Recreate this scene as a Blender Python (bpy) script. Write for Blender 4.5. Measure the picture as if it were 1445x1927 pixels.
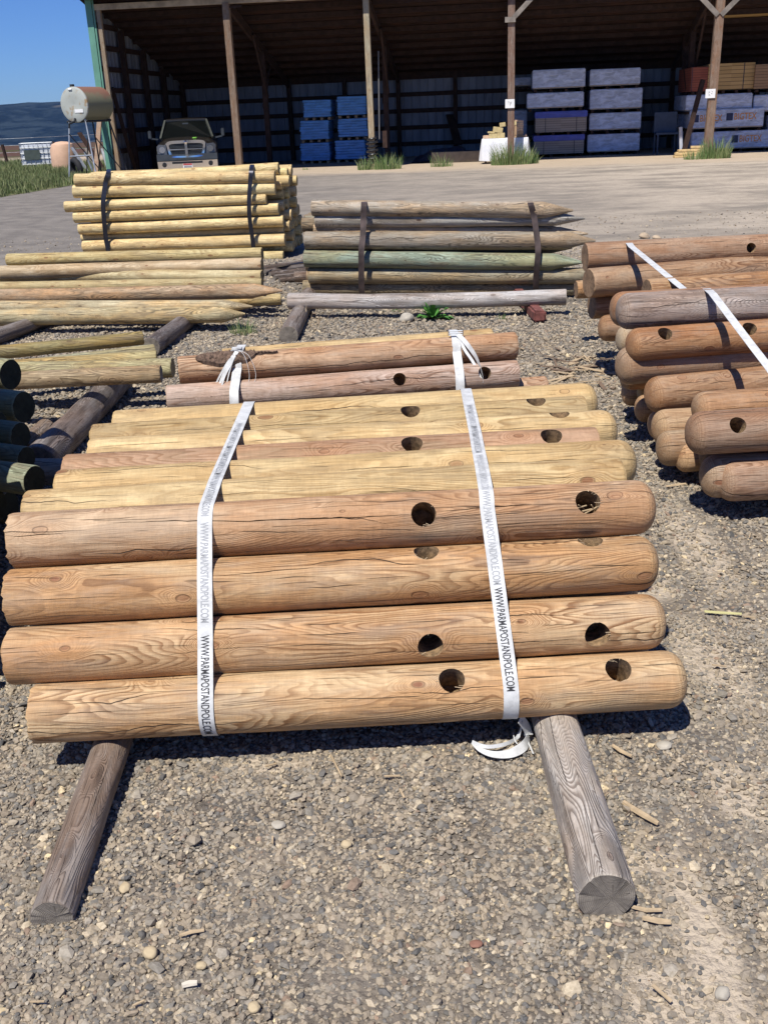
import bpy, bmesh, math, random
import numpy as np
from math import radians, sin, cos, pi, atan2, hypot, sqrt
from mathutils import Vector, Matrix, noise
for o in list(bpy.data.objects): bpy.data.objects.remove(o)
SC = bpy.context.scene
COL = SC.collection
# ---------------------------------------------------------------- camera
CH = 1.6; FP = 1900.0; TH = radians(21.6); RO = radians(2.3)
Fv = Vector((0, cos(TH), -sin(TH))); r0 = Vector((1, 0, 0)); u0 = Vector((0, sin(TH), cos(TH)))
Rv = r0*cos(RO) - u0*sin(RO); Uv = u0*cos(RO) + r0*sin(RO)
cd = bpy.data.cameras.new('camera'); cam = bpy.data.objects.new('camera', cd); COL.objects.link(cam)
M = Matrix((Rv, Uv, -Fv)).transposed().to_4x4(); M.translation = (0, 0, CH)
cam.matrix_world = M
cd.sensor_fit = 'VERTICAL'; cd.sensor_height = 36; cd.lens = FP/1927*36; cd.clip_end = 9000; cd.clip_start = .05
SC.camera = cam
# ---------------------------------------------------------------- sky, sun, exposure
SUN = Vector((-.28, -.53, 1)).normalized()
EL = math.asin(SUN.z); AZ = atan2(SUN.x, SUN.y)
W = bpy.data.worlds.new('World'); SC.world = W; W.use_nodes = True
nt = W.node_tree; bgn = nt.nodes['Background']; sk = nt.nodes.new('ShaderNodeTexSky')
sk.sky_type = 'NISHITA'; sk.sun_disc = False; sk.sun_elevation = EL; sk.sun_rotation = AZ % (2*pi)
sk.air_density = 1.0; sk.dust_density = .1; sk.ozone_density = 5.0; sk.altitude = 800
tn_ = nt.nodes.new('ShaderNodeMix'); tn_.data_type = 'RGBA'; tn_.blend_type = 'MULTIPLY'; tn_.inputs[0].default_value = 1; tn_.inputs[7].default_value = (.56, .85, 1.48, 1)
nt.links.new(sk.outputs[0], tn_.inputs[6]); nt.links.new(tn_.outputs[2], bgn.inputs[0]); bgn.inputs[1].default_value = .060
sl = bpy.data.lights.new('sun', 'SUN'); sl.energy = 5.0; sl.angle = radians(.53); sl.color = (1, .95, .87)
so = bpy.data.objects.new('sun', sl); COL.objects.link(so); so.rotation_euler = SUN.to_track_quat('Z', 'Y').to_euler(); so.location = (0, 0, 30)
SC.view_settings.view_transform = 'Standard'; SC.view_settings.look = 'None'; SC.view_settings.exposure = 0.24; SC.view_settings.gamma = 1
SC.render.engine = 'CYCLES'; SC.cycles.volume_bounces = 0; SC.cycles.max_bounces = 6
HAZE = .12/3200
# ---------------------------------------------------------------- helpers
def T(px, py, z=None, Y=None, t=None):
    """point of the photograph (1445x1927) at a height, a distance Y or a depth"""
    d = Fv + Rv*((px-722.5)/FP) - Uv*((py-963.5)/FP)
    k = (z-CH)/d.z if z is not None else (Y/d.y if Y is not None else t)
    p = d*k; p.z += CH
    return p
def tag(o, label=None, cat=None, group=None, kind=None):
    if label: o['label'] = label
    if cat: o['category'] = cat
    if group: o['group'] = group
    if kind: o['kind'] = kind
    return o
def empty(name, loc, rz=0):
    o = bpy.data.objects.new(name, None); COL.objects.link(o); o.location = loc; o.rotation_euler = (0, 0, rz); o.empty_display_size = .2
    return o
def link_mesh(name, me, parent=None, loc=None):
    o = bpy.data.objects.new(name, me); COL.objects.link(o)
    if parent: o.parent = parent
    if loc is not None: o.location = loc
    return o
class MB:
    def __init__(s): s.v = []; s.f = []; s.m = []
    def add(s, vs, fs, m=0):
        b = len(s.v); s.v += [tuple(v) for v in vs]; s.f += [tuple(b+i for i in f) for f in fs]; s.m += [m]*len(fs); return s
    def box(s, c, d, rz=0, m=0, rx=0, ry=0):
        R = Matrix.Rotation(rz, 3, 'Z') @ Matrix.Rotation(ry, 3, 'Y') @ Matrix.Rotation(rx, 3, 'X')
        vs = [Vector(c) + R @ Vector((x*d[0]/2, y*d[1]/2, z*d[2]/2)) for x in (-1, 1) for y in (-1, 1) for z in (-1, 1)]
        return s.add(vs, [(0, 1, 3, 2), (4, 6, 7, 5), (0, 4, 5, 1), (2, 3, 7, 6), (0, 2, 6, 4), (1, 5, 7, 3)], m)
    def bar(s, a, b, w, h, m=0):
        a = Vector(a); b = Vector(b); d = (b-a).normalized(); up = Vector((0, 0, 1)) if abs(d.z) < .95 else Vector((0, 1, 0))
        x = d.cross(up).normalized(); y = x.cross(d).normalized()
        vs = [p + x*i*w/2 + y*j*h/2 for p in (a, b) for i, j in ((-1, -1), (1, -1), (1, 1), (-1, 1))]
        return s.add(vs, [(0, 3, 2, 1), (4, 5, 6, 7), (0, 1, 5, 4), (1, 2, 6, 5), (2, 3, 7, 6), (3, 0, 4, 7)], m)
    def tube(s, pts, r, n=8, m=0):
        pts = [Vector(p) for p in pts]; rr = r if isinstance(r, (list, tuple)) else [r]*len(pts); vs = []; fs = []
        px = None
        for i, p in enumerate(pts):
            d = (pts[min(i+1, len(pts)-1)] - pts[max(i-1, 0)]).normalized()
            x = px if px is not None else (d.cross(Vector((0, 0, 1))) if abs(d.z) < .9 else d.cross(Vector((1, 0, 0))))
            x = (x - d*x.dot(d)).normalized(); y = d.cross(x); px = x
            vs += [p + (x*cos(2*pi*k/n) + y*sin(2*pi*k/n))*rr[i] for k in range(n)]
        for i in range(len(pts)-1):
            fs += [(i*n+k, i*n+(k+1) % n, (i+1)*n+(k+1) % n, (i+1)*n+k) for k in range(n)]
        fs += [tuple(range(n))[::-1], tuple(range((len(pts)-1)*n, len(pts)*n))]
        return s.add(vs, fs, m)
    def build(s, name, mats, parent=None, smooth=False, bevel=0, loc=None):
        me = bpy.data.meshes.new(name); me.from_pydata(s.v, [], s.f)
        for q in (mats if isinstance(mats, (list, tuple)) else [mats]): me.materials.append(q)
        me.polygons.foreach_set('material_index', s.m)
        if bevel:
            bm = bmesh.new(); bm.from_mesh(me); bmesh.ops.bevel(bm, geom=bm.edges[:], offset=bevel, segments=2, affect='EDGES', clamp_overlap=True); bm.to_mesh(me); bm.free()
        if smooth:
            me.polygons.foreach_set('use_smooth', [True]*len(me.polygons)); me.set_sharp_from_angle(angle=radians(38))
        me.update(); return link_mesh(name, me, parent, loc)
# ---------------------------------------------------------------- node helpers
def mat(name):
    m = bpy.data.materials.new(name); m.use_nodes = True; t = m.node_tree
    return m, t, t.nodes['Principled BSDF']
class NG:
    def __init__(s, t): s.t = t
    def n(s, ty, **kw):
        q = s.t.nodes.new(ty)
        for k, v in kw.items():
            if k.startswith('i_'): q.inputs[k[2:].replace('_', ' ')].default_value = v
            else: setattr(q, k, v)
        return q
    def set(s, inp, v):
        if hasattr(v, 'is_output'): s.t.links.new(v, inp)
        else: inp.default_value = v
    def math(s, op, a, b=0, c=None, clamp=False):
        q = s.n('ShaderNodeMath', operation=op, use_clamp=clamp); s.set(q.inputs[0], a); s.set(q.inputs[1], b)
        if c is not None: s.set(q.inputs[2], c)
        return q.outputs[0]
    def vmul(s, v, k, off=(0, 0, 0)):
        q = s.n('ShaderNodeVectorMath', operation='MULTIPLY_ADD'); s.set(q.inputs[0], v); s.set(q.inputs[1], k); s.set(q.inputs[2], off); return q.outputs[0]
    def noise(s, v, sc, det=3, rough=.55, dist=0):
        q = s.n('ShaderNodeTexNoise'); s.set(q.inputs['Vector'], v); q.inputs['Scale'].default_value = sc; q.inputs['Detail'].default_value = det; q.inputs['Roughness'].default_value = rough; q.inputs['Distortion'].default_value = dist
        return q.outputs['Fac']
    def vor(s, v, sc, feat='F1', rnd=1):
        q = s.n('ShaderNodeTexVoronoi', feature=feat); s.set(q.inputs['Vector'], v); q.inputs['Scale'].default_value = sc; q.inputs['Randomness'].default_value = rnd; return q
    def mix(s, f, a, b, mode='MIX'):
        q = s.n('ShaderNodeMix', data_type='RGBA', blend_type=mode)
        s.set(q.inputs[0], f)
        for i, v in ((6, a), (7, b)):
            if hasattr(v, 'is_output'): s.t.links.new(v, q.inputs[i])
            else: q.inputs[i].default_value = (*v[:3], 1)
        return q.outputs[2]
    def ss(s, v, a, b, lo=0, hi=1):
        q = s.n('ShaderNodeMapRange', interpolation_type='SMOOTHSTEP'); s.set(q.inputs[0], v)
        q.inputs[1].default_value = a; q.inputs[2].default_value = b; q.inputs[3].default_value = lo; q.inputs[4].default_value = hi; return q.outputs[0]
    def bump(s, h, st, dist, bsdf):
        q = s.n('ShaderNodeBump'); q.inputs['Strength'].default_value = st; q.inputs['Distance'].default_value = dist; s.set(q.inputs['Height'], h); s.t.links.new(q.outputs[0], bsdf.inputs['Normal'])
def simple(name, col, rough=.7, metal=0, var=.15, nsc=6, spec=.4, bump=0, coord='Object'):
    m, t, b = mat(name); g = NG(t); tc = g.n('ShaderNodeTexCoord').outputs[coord]
    f = g.noise(tc, nsc, 5, .6)
    c = g.mix(g.ss(f, .3, .7), [x*(1-var) for x in col], [min(1, x*(1+var)) for x in col])
    g.set(b.inputs['Base Color'], c); b.inputs['Roughness'].default_value = rough; b.inputs['Metallic'].default_value = metal; b.inputs['Specular IOR Level'].default_value = spec
    if bump: g.bump(g.noise(tc, nsc*6, 4), .5, bump, b)
    return m
def wood(name, dark=(.55, .42, .35), grey=(.5, .5, .5), greyamt=.3, contrast=.7, K=9, knots=1., cracks=1., knotcol=(.22, .09, .045), fib=.35, rough=.66, alt=(1.0, .84, .72), ridge=0., end=(1.05, 1.03, .98), wa=.30, wb=.72):
    """peeled round timber; object colour = base tint, x = along the pole"""
    m, t, b = mat(name); g = NG(t)
    tc = g.n('ShaderNodeTexCoord'); oi = g.n('ShaderNodeObjectInfo'); O = tc.outputs['Object']
    offv = g.n('ShaderNodeCombineXYZ'); rnd = g.math('MULTIPLY', oi.outputs['Random'], 90)
    for i in range(3): g.set(offv.inputs[i], rnd)
    V = g.n('ShaderNodeVectorMath', operation='ADD'); g.set(V.inputs[0], O); g.set(V.inputs[1], offv.outputs[0]); P = V.outputs[0]
    so_ = g.n('ShaderNodeSeparateXYZ'); g.set(so_.inputs[0], O); ang = g.math('ARCTAN2', so_.outputs[1], so_.outputs[2])
    def comb(x, y, z=0):
        q = g.n('ShaderNodeCombineXYZ'); g.set(q.inputs[0], x); g.set(q.inputs[1], y); g.set(q.inputs[2], z); return q.outputs[0]
    # knots, laid out round the surface
    kx = g.math('MULTIPLY_ADD', so_.outputs[0], 3.3, rnd); ky = g.math('MULTIPLY_ADD', ang, .47, rnd)
    kn = g.noise(g.vmul(P, (9, 25, 25)), 1.0, 2); kv = g.n('ShaderNodeTexVoronoi', voronoi_dimensions='2D'); g.set(kv.inputs['Vector'], comb(kx, ky)); kv.inputs['Scale'].default_value = 1
    kd = g.math('MULTIPLY_ADD', g.math('SUBTRACT', kn, .5), .09, kv.outputs['Distance'])
    kr = g.n('ShaderNodeSeparateColor'); g.set(kr.inputs[0], kv.outputs['Color'])
    ks = g.math('MULTIPLY_ADD', kr.outputs[0], .105, -.030)
    kmask = g.math('MULTIPLY', g.ss(g.math('SUBTRACT', kd, ks), -.014, .012, 1, 0), knots); present = g.ss(kr.outputs[0], .2, .5)
    krim = g.math('MULTIPLY', g.ss(g.math('ABSOLUTE', g.math('SUBTRACT', kd, g.math('ADD', ks, .008))), 0, .012, 1, 0), g.math('MULTIPLY', present, knots))
    khalo = g.math('MULTIPLY', g.ss(kd, .02, .36, 1, 0), present)
    kh2 = g.math('POWER', khalo, 2)
    # growth rings cut by the surface
    n1 = g.noise(g.vmul(P, (.85, 7, 7)), 1.0, 2, .4, .2)
    wav = g.noise(g.vmul(P, (11, 26, 26)), 1.0, 3, .55)
    n1 = g.math('MULTIPLY_ADD', kh2, .16*knots, n1)
    def rings(k, w0, w1, wob):
        fr = g.math('FRACT', g.math('MULTIPLY_ADD', wav, wob, g.math('MULTIPLY', n1, k))); return g.math('MULTIPLY', g.ss(fr, w0, .86), g.ss(fr, .90, 1.0, 1, 0))
    ra = rings(K*2.0, .40, .9, .55); rb = rings(K*5.5, .30, .9, .8)
    rm = g.ss(g.noise(g.vmul(P, (1.3, 9, 9), (7, 3, 1)), 1.0, 2), .36, .62)
    ring = g.math('ADD', g.math('MULTIPLY', ra, wa), g.math('MULTIPLY', rb, wb)); ring = g.math('MULTIPLY', ring, g.math('MULTIPLY_ADD', rm, .75, .25))
    fibn = g.noise(g.vmul(P, (4, 150, 150)), 1.0, 4, .7); fine = g.noise(g.vmul(P, (30, 420, 420)), 1.0, 2, .6)
    blot = g.noise(g.vmul(P, (1.8, 7, 7), (3, 9, 2)), 1.0, 5, .65); blot2 = g.noise(g.vmul(P, (3.5, 16, 16), (13, 2, 5)), 1.0, 6, .7); blot3 = g.noise(g.vmul(P, (6, 10, 10), (1, 22, 5)), 1.0, 5, .7)
    mill = g.noise(g.vmul(P, (75, 14, 14), (1, 1, 4)), 1.0, 3, .75)
    base = oi.outputs['Color']
    tn = g.n('ShaderNodeSeparateXYZ'); g.set(tn.inputs[0], tc.outputs['Normal']); capf = g.ss(g.math('ABSOLUTE', tn.outputs[0]), .12, .5)
    contrast_ = g.math('MULTIPLY', g.math('MULTIPLY_ADD', capf, -.65, 1), contrast)
    c = g.mix(g.ss(blot, .36, .64), base, g.mix(1, base, alt, 'MULTIPLY'))
    c = g.mix(g.ss(blot3, .50, .66, 0, .8), c, g.mix(1, c, (1.25, 1.27, 1.3), 'MULTIPLY')); c = g.mix(g.ss(g.noise(g.vmul(P, (2.5, 12, 12), (4, 4, 31)), 1.0, 6, .7), .54, .70, 0, .55), c, g.mix(1, base, (.55, .42, .32), 'MULTIPLY'))
    c = g.mix(g.math('MULTIPLY', ring, contrast_), c, g.mix(1, base, dark, 'MULTIPLY'))
    c = g.mix(g.math('MULTIPLY', khalo, .3*knots), c, g.mix(1, base, (.85, .62, .45), 'MULTIPLY'))
    lum = g.math('MULTIPLY_ADD', fibn, fib*2, 1-fib); lum = g.math('MULTIPLY', lum, g.math('MULTIPLY_ADD', mill, .40, .80)); lum = g.math('MULTIPLY', lum, g.math('MULTIPLY_ADD', fine, .3, .85))
    lc = g.n('ShaderNodeCombineColor'); [g.set(lc.inputs[i], lum) for i in range(3)]
    c = g.mix(1, c, lc.outputs[0], 'MULTIPLY')
    gm = g.math('MULTIPLY', g.ss(blot2, .46, .66), greyamt)
    c = g.mix(gm, c, g.mix(g.math('MULTIPLY', ring, .6), grey, [x*.45 for x in grey]))
    rr_ = g.math('SQRT', g.math('ADD', g.math('MULTIPLY', so_.outputs[1], so_.outputs[1]), g.math('MULTIPLY', so_.outputs[2], so_.outputs[2])))
    arcs = g.math('MULTIPLY', g.ss(g.math('FRACT', g.math('MULTIPLY_ADD', wav, .5, g.math('MULTIPLY', rr_, 190))), .3, .9), g.math('MULTIPLY', capf, .45))
    c = g.mix(capf, c, g.mix(1, c, end, 'MULTIPLY')); c = g.mix(arcs, c, g.mix(1, base, dark, 'MULTIPLY')); fuzz = g.noise(P, 260, 3, .7); c = g.mix(g.math('MULTIPLY', capf, g.ss(fuzz, .45, .65, 0, .45)), c, g.mix(1, base, (1.15, 1.12, 1.05), 'MULTIPLY'))
    kst = g.math('MULTIPLY_ADD', kr.outputs[1], .75, .2); c = g.mix(g.math('MULTIPLY', kmask, kst), c, knotcol); c = g.mix(g.math('MULTIPLY', krim, .6), c, [x*.35 for x in knotcol])
    # drying checks: separate thin cracks that run along the pole and taper out
    def checks(N, x_f, w, lo, hi, sd):
        s_ = g.math('ADD', g.math('MULTIPLY_ADD', ang, N/6.2832, rnd), g.math('MULTIPLY', so_.outputs[0], .25*N/7)); idn = g.math('FLOOR', s_); f_ = g.math('SUBTRACT', g.math('FRACT', s_), .5)
        wb = g.noise(comb(g.math('MULTIPLY', so_.outputs[0], 2.6), g.math('MULTIPLY', idn, 3.71), rnd), 1.0, 4, .55); off = g.math('MULTIPLY', g.math('SUBTRACT', wb, .5), 1.5)
        d_ = g.math('MULTIPLY', g.math('ABSOLUTE', g.math('SUBTRACT', f_, off)), 6.2832*.075/N)
        mk = g.noise(comb(g.math('MULTIPLY_ADD', so_.outputs[0], x_f, sd), g.math('MULTIPLY', idn, 9.13), rnd), 1.0, 1); wd = g.ss(mk, lo, hi, -.0004, w)
        return g.ss(g.math('SUBTRACT', d_, wd), -.0007, .0003, 1, 0)
    crk = g.math('MAXIMUM', checks(6, 1.5, .0021*cracks, .50, .66, 3.1), g.math('MAXIMUM', g.math('MULTIPLY', checks(17, 3.6, .0011*cracks, .54, .66, 8.7), .85), g.math('MULTIPLY', checks(31, 7, .0006*cracks, .56, .64, 5.3), .6)))
    c = g.mix(g.math('MULTIPLY', crk, .92), c, (.022, .013, .009))
    g.set(b.inputs['Base Color'], c); b.inputs['Roughness'].default_value = rough; b.inputs['Specular IOR Level'].default_value = .34
    h = g.math('MULTIPLY_ADD', fibn, .7, g.math('MULTIPLY', ring, .35+ridge)); h = g.math('MULTIPLY_ADD', blot2, 1.0, h); h = g.math('MULTIPLY_ADD', fine, .25, h)
    h = g.math('SUBTRACT', h, g.math('MULTIPLY', crk, 2.5)); h = g.math('MULTIPLY_ADD', kmask, -.8, h); h = g.math('MULTIPLY_ADD', mill, .8, h); h = g.math('MULTIPLY_ADD', g.math('MULTIPLY', capf, fuzz), 1.2, h)
    g.bump(h, .8, .0028, b)
    return m
def endgrain(name, col=(.30, .22, .14), dark=(.12, .08, .05), ringf=330):
    m, t, b = mat(name); g = NG(t); tc = g.n('ShaderNodeTexCoord').outputs['Object']
    s = g.n('ShaderNodeSeparateXYZ'); g.set(s.inputs[0], tc)
    n = g.noise(tc, 12, 3)
    yy = g.math('ADD', s.outputs[1], .012); r = g.math('SQRT', g.math('ADD', g.math('MULTIPLY', yy, yy), g.math('MULTIPLY', s.outputs[2], s.outputs[2])))
    r2 = g.math('MULTIPLY_ADD', n, .02, r)
    ring = g.ss(g.math('FRACT', g.math('MULTIPLY', r2, ringf)), .3, .95)
    a = g.math('ARCTAN2', s.outputs[2], yy)
    cv = g.n('ShaderNodeCombineXYZ'); g.set(cv.inputs[0], g.math('MULTIPLY', a, 2.2)); g.set(cv.inputs[1], g.math('MULTIPLY', r, 6))
    ck = g.math('MULTIPLY', g.ss(g.math('ABSOLUTE', g.math('SUBTRACT', g.noise(cv.outputs[0], .8, 1), .5)), .004, .012, 1, 0), .45)
    c = g.mix(g.math('MULTIPLY', ring, .6), col, dark); c = g.mix(g.ss(g.noise(tc, 25, 4), .35, .7), c, g.mix(1, c, (.6, .6, .62), 'MULTIPLY')); c = g.mix(g.math('MULTIPLY', ck, .8), c, (.02, .015, .01))
    g.set(b.inputs['Base Color'], c); b.inputs['Roughness'].default_value = .9; b.inputs['Specular IOR Level'].default_value = .2
    g.bump(g.math('SUBTRACT', g.math('MULTIPLY_ADD', ring, .3, g.noise(tc, 300, 3)), g.math('MULTIPLY', ck, 2)), .7, .002, b)
    return m
W_RED = wood('red_brown_peeled_wood', dark=(.44, .31, .23), greyamt=.42, grey=(.33, .25, .18), contrast=1.1, K=9, alt=(.84, .66, .52), fib=.42)
W_YEL = wood('yellow_treated_wood', dark=(.50, .38, .25), grey=(.26, .185, .10), greyamt=.50, contrast=.75, K=6, alt=(.88, .80, .70), fib=.4, knotcol=(.22, .10, .045), cracks=.7)
W_GRY = wood('weathered_grey_wood', dark=(.26, .20, .17), grey=(.40, .385, .37), greyamt=.35, contrast=.85, K=19, wa=.12, wb=.9, cracks=1.2, ridge=.8, alt=(.84, .74, .66), knotcol=(.10, .06, .045), fib=.6)
W_GRN = wood('green_treated_wood', dark=(.36, .32, .27), grey=(.20, .155, .10), greyamt=.6, contrast=1.1, K=9, cracks=1.1, alt=(1.1, .86, .62), knotcol=(.10, .06, .035), ridge=.3, fib=.45)
END_B = endgrain('brown_end_grain', (.33, .22, .13), (.17, .10, .06)); END_Y = endgrain('yellow_end_grain', (.42, .33, .17), (.22, .16, .08))
END_D = endgrain('dark_weathered_end_grain', (.27, .24, .20), (.12, .10, .085), 260); END_G = endgrain('shade_dark_green_end_grain', (.045, .052, .036), (.02, .022, .016))  # green ends coloured near black to stand in for their shadow
# ---------------------------------------------------------------- logs
RED = (.48, .325, .19); YEL = (.54, .405, .21)
LOGS = {}
def log(name, A, B, ra, rb, m, endm, label, cat='wood post', group=None, ends=('flat', 'flat'), holes=(), color=RED, seg=40, rings=34, bow=0, seed=None, kind=None, rough=.02, tip=.3, parent=None, splits=(), fray=False, ragged=.0035):
    """A, B: centres of the two ends in the world"""
    A = Vector(A); B = Vector(B); L = (B-A).length; X = (B-A).normalized()
    Yv = Vector((0, 0, 1)).cross(X).normalized(); Zv = X.cross(Yv)
    sd = seed if seed is not None else len(LOGS)*7.13
    def rad(t, a):
        r = ra + (rb-ra)*t
        q = Vector((t*L*1.3+sd, cos(a)*.9+sd*.3, sin(a)*.9))
        q2 = Vector((t*L*7+sd, cos(a)*2.2, sin(a)*2.2+sd))
        return r*(1 + rough*2.2*noise.noise(q) + rough*.8*noise.noise(q2))
    prof = []                                # (x, radius factor)
    def endprof(kind_, r):
        if kind_ == 'dome':
            d = r*.80; return [(d*(1-cos(k*pi/2/9)), max(.03, (1-cos(k*pi/2/9)**2.5)**(1/2.5))) for k in range(10)]
        if kind_ == 'point':
            return [(0, .12), (tip*.33, .42), (tip*.7, .74), (tip*.92, .93), (tip, .99)]
        return [(0, .955), (.004, .99), (.012, 1)]
    pa = endprof(ends[0], ra); pb = endprof(ends[1], rb)
    x0 = pa[-1][0]; x1 = L - pb[-1][0]
    prof = pa[:-1] + [(x0 + (x1-x0)*i/rings, 1) for i in range(rings+1)] + [(L-x, f) for x, f in pb[:-1]][::-1]
    vs = []; n = seg
    for i, (x, f) in enumerate(prof):
        t = x/L; dz = bow*sin(pi*t)
        ef = (i < 3 and ends[0] == 'flat') or (i >= len(prof)-3 and ends[1] == 'flat')
        for k in range(n):
            a = 2*pi*k/n; r = rad(t, a)*f
            if f < .95 and ends[0 if i < len(prof)/2 else 1] == 'point': r *= 1 + .07*cos(3*a+sd)
            xo = (ragged*(noise.noise(Vector((cos(a)*4+sd, sin(a)*4, t*3)))+.8*noise.noise(Vector((cos(a)*13+sd, sin(a)*13, t*3)))) if ef else 0)
            vs.append((x - L/2 + xo, r*cos(a), r*sin(a) + dz))
    fs = []
    for i in range(len(prof)-1):
        fs += [(i*n+k, (i+1)*n+k, (i+1)*n+(k+1) % n, i*n+(k+1) % n) for k in range(n)]
    b = len(vs); vs += [(-L/2, 0, 0), (L/2, 0, 0)]
    nf = len(fs)
    fs += [(b, k, (k+1) % n) for k in range(n)]; q = (len(prof)-1)*n
    fs += [(b+1, q+(k+1) % n, q+k) for k in range(n)]
    me = bpy.data.meshes.new(name); me.from_pydata(vs, [], fs); me.materials.append(m); me.materials.append(endm)
    mi = np.zeros(len(fs), dtype=np.int32)
    if ends[0] == 'flat': mi[nf:nf+n] = 1
    if ends[1] == 'flat': mi[nf+n:] = 1
    me.polygons.foreach_set('material_index', mi)
    me.validate(); me.update()
    MW = Matrix((X, Yv, Zv)).transposed().to_4x4(); MW.translation = (A+B)/2
    o = link_mesh(name, me); o.matrix_world = MW
    if holes or splits:                      # bored holes and open drying splits: real ones, cut out
        inv = MW.inverted(); cuts = MB(); rr = (ra+rb)/2; frs = MB()
        def hit(hx, hy):
            ro = inv @ Vector((0, 0, CH)); d = Fv + Rv*((hx-722.5)/FP) - Uv*((hy-963.5)/FP); d = (inv.to_3x3() @ d).normalized()
            aa = d.y**2+d.z**2; bb = 2*(ro.y*d.y+ro.z*d.z); cc = ro.y**2+ro.z**2-rr*rr
            return ro + d*((-bb - sqrt(max(0, bb*bb-4*aa*cc)))/(2*aa))
        for pl, wd in splits:
            ps = []
            for (x0_, y0_), (x1_, y1_) in zip(pl, pl[1:]):
                for q in range(6): ps.append((x0_+(x1_-x0_)*q/6, y0_+(y1_-y0_)*q/6+1.3*noise.noise(Vector((x0_+q*2.1, y0_, sd)))))
            ps.append(pl[-1]); vs2 = []; m_ = len(ps)
            for i, (hx, hy) in enumerate(ps):
                p = hit(hx, hy); nr = Vector((0, p.y, p.z)).normalized(); sd_ = nr.cross(Vector((1, 0, 0))); w_ = wd*(.18+.82*sin(pi*i/(m_-1))**.6)*(1+.4*noise.noise(Vector((i*.9, hy, 0))))
                c0 = Vector((p.x, 0, 0)); vs2 += [c0+nr*(rr+.008)+sd_*w_*.7, c0+nr*(rr+.008)-sd_*w_*.7, c0+nr*(rr-.022)-sd_*w_*.12, c0+nr*(rr-.022)+sd_*w_*.12]
            cuts.add(vs2, [(i*4+k, i*4+(k+1) % 4, (i+1)*4+(k+1) % 4, (i+1)*4+k) for i in range(m_-1) for k in range(4)] + [(3, 2, 1, 0), tuple((m_-1)*4+k for k in range(4))])
        for hx, hy, hr, dep in holes:
            p = hit(hx, hy); nrm = Vector((0, p.y, p.z)).normalized()
            N = 28; e1 = Vector((1, 0, 0)); e2 = nrm.cross(e1); pts = []
            for dd in (.03, -dep):
                for k in range(N):
                    ja = hr*(1+.025*noise.noise(Vector((k*.9, hx, dd))))
                    pts.append(Vector((p.x, 0, 0)) + nrm*(rr+dd) + (e1*cos(2*pi*k/N)+e2*sin(2*pi*k/N))*ja)
            if fray:
                cl_ = [rng.uniform(0, 2*pi) for _ in range(2)]
                for q in range(7):
                    aq = cl_[q % 2] + rng.gauss(0, .35); rim = (e1*cos(aq)+e2*sin(aq))
                    p0 = Vector((p.x, 0, 0))+nrm*(sqrt(max(0, rr*rr-(hr*sin(aq))**2)))+rim*hr*1.03; p1_ = p0 - rim*rng.uniform(.002, .007) + e1*rng.uniform(-.016, .016) + nrm*rng.uniform(-.010, .003); frs.bar(p0, p1_, rng.uniform(.0007, .0018), .0007)
            cuts.add(pts, [(k, (k+1) % N, N+(k+1) % N, N+k) for k in range(N)] + [tuple(range(N))[::-1], tuple(range(N, 2*N))])
        cm = bpy.data.meshes.new('cut'); cm.from_pydata(cuts.v, [], cuts.f); cm.materials.append(HOLE); cm.update()
        bm = bmesh.new(); bm.from_mesh(cm); bmesh.ops.recalc_face_normals(bm, faces=bm.faces); bm.to_mesh(cm); bm.free()
        bm = bmesh.new(); bm.from_mesh(me); bmesh.ops.recalc_face_normals(bm, faces=bm.faces); bm.to_mesh(me); bm.free()
        co = bpy.data.objects.new('cut', cm); COL.objects.link(co); co.matrix_world = MW
        md = o.modifiers.new('b', 'BOOLEAN'); md.operation = 'DIFFERENCE'; md.object = co; md.solver = 'EXACT'; md.material_mode = 'TRANSFER'
        dg = bpy.context.evaluated_depsgraph_get(); dg.update(); nm = bpy.data.meshes.new_from_object(o.evaluated_get(dg)); nm.name = name
        o.modifiers.clear(); o.data = nm; me = nm; bpy.data.objects.remove(co)
    me.polygons.foreach_set('use_smooth', [True]*len(me.polygons)); me.set_sharp_from_angle(angle=radians(40))
    o.color = (*color, 1)
    if holes and fray:
        fo = frs.build('torn_fibres', FIBRE, o)
    if parent is None: tag(o, label, cat, group, kind)
    LOGS[label or name+str(len(LOGS))] = (A, B, ra, rb)
    return o
rng = random.Random(5)
FIBRE = simple('torn_wood_fibre', (.55, .42, .27), .9)
HOLE = simple('bored_hole_wood', (.26, .17, .09), .95, var=.5, nsc=60, bump=.006)
def jit(c, k=.08):
    a = 1+rng.uniform(-k, k); return tuple(max(0, x*a*(1+rng.uniform(-k, k)*.5)) for x in c)
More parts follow.
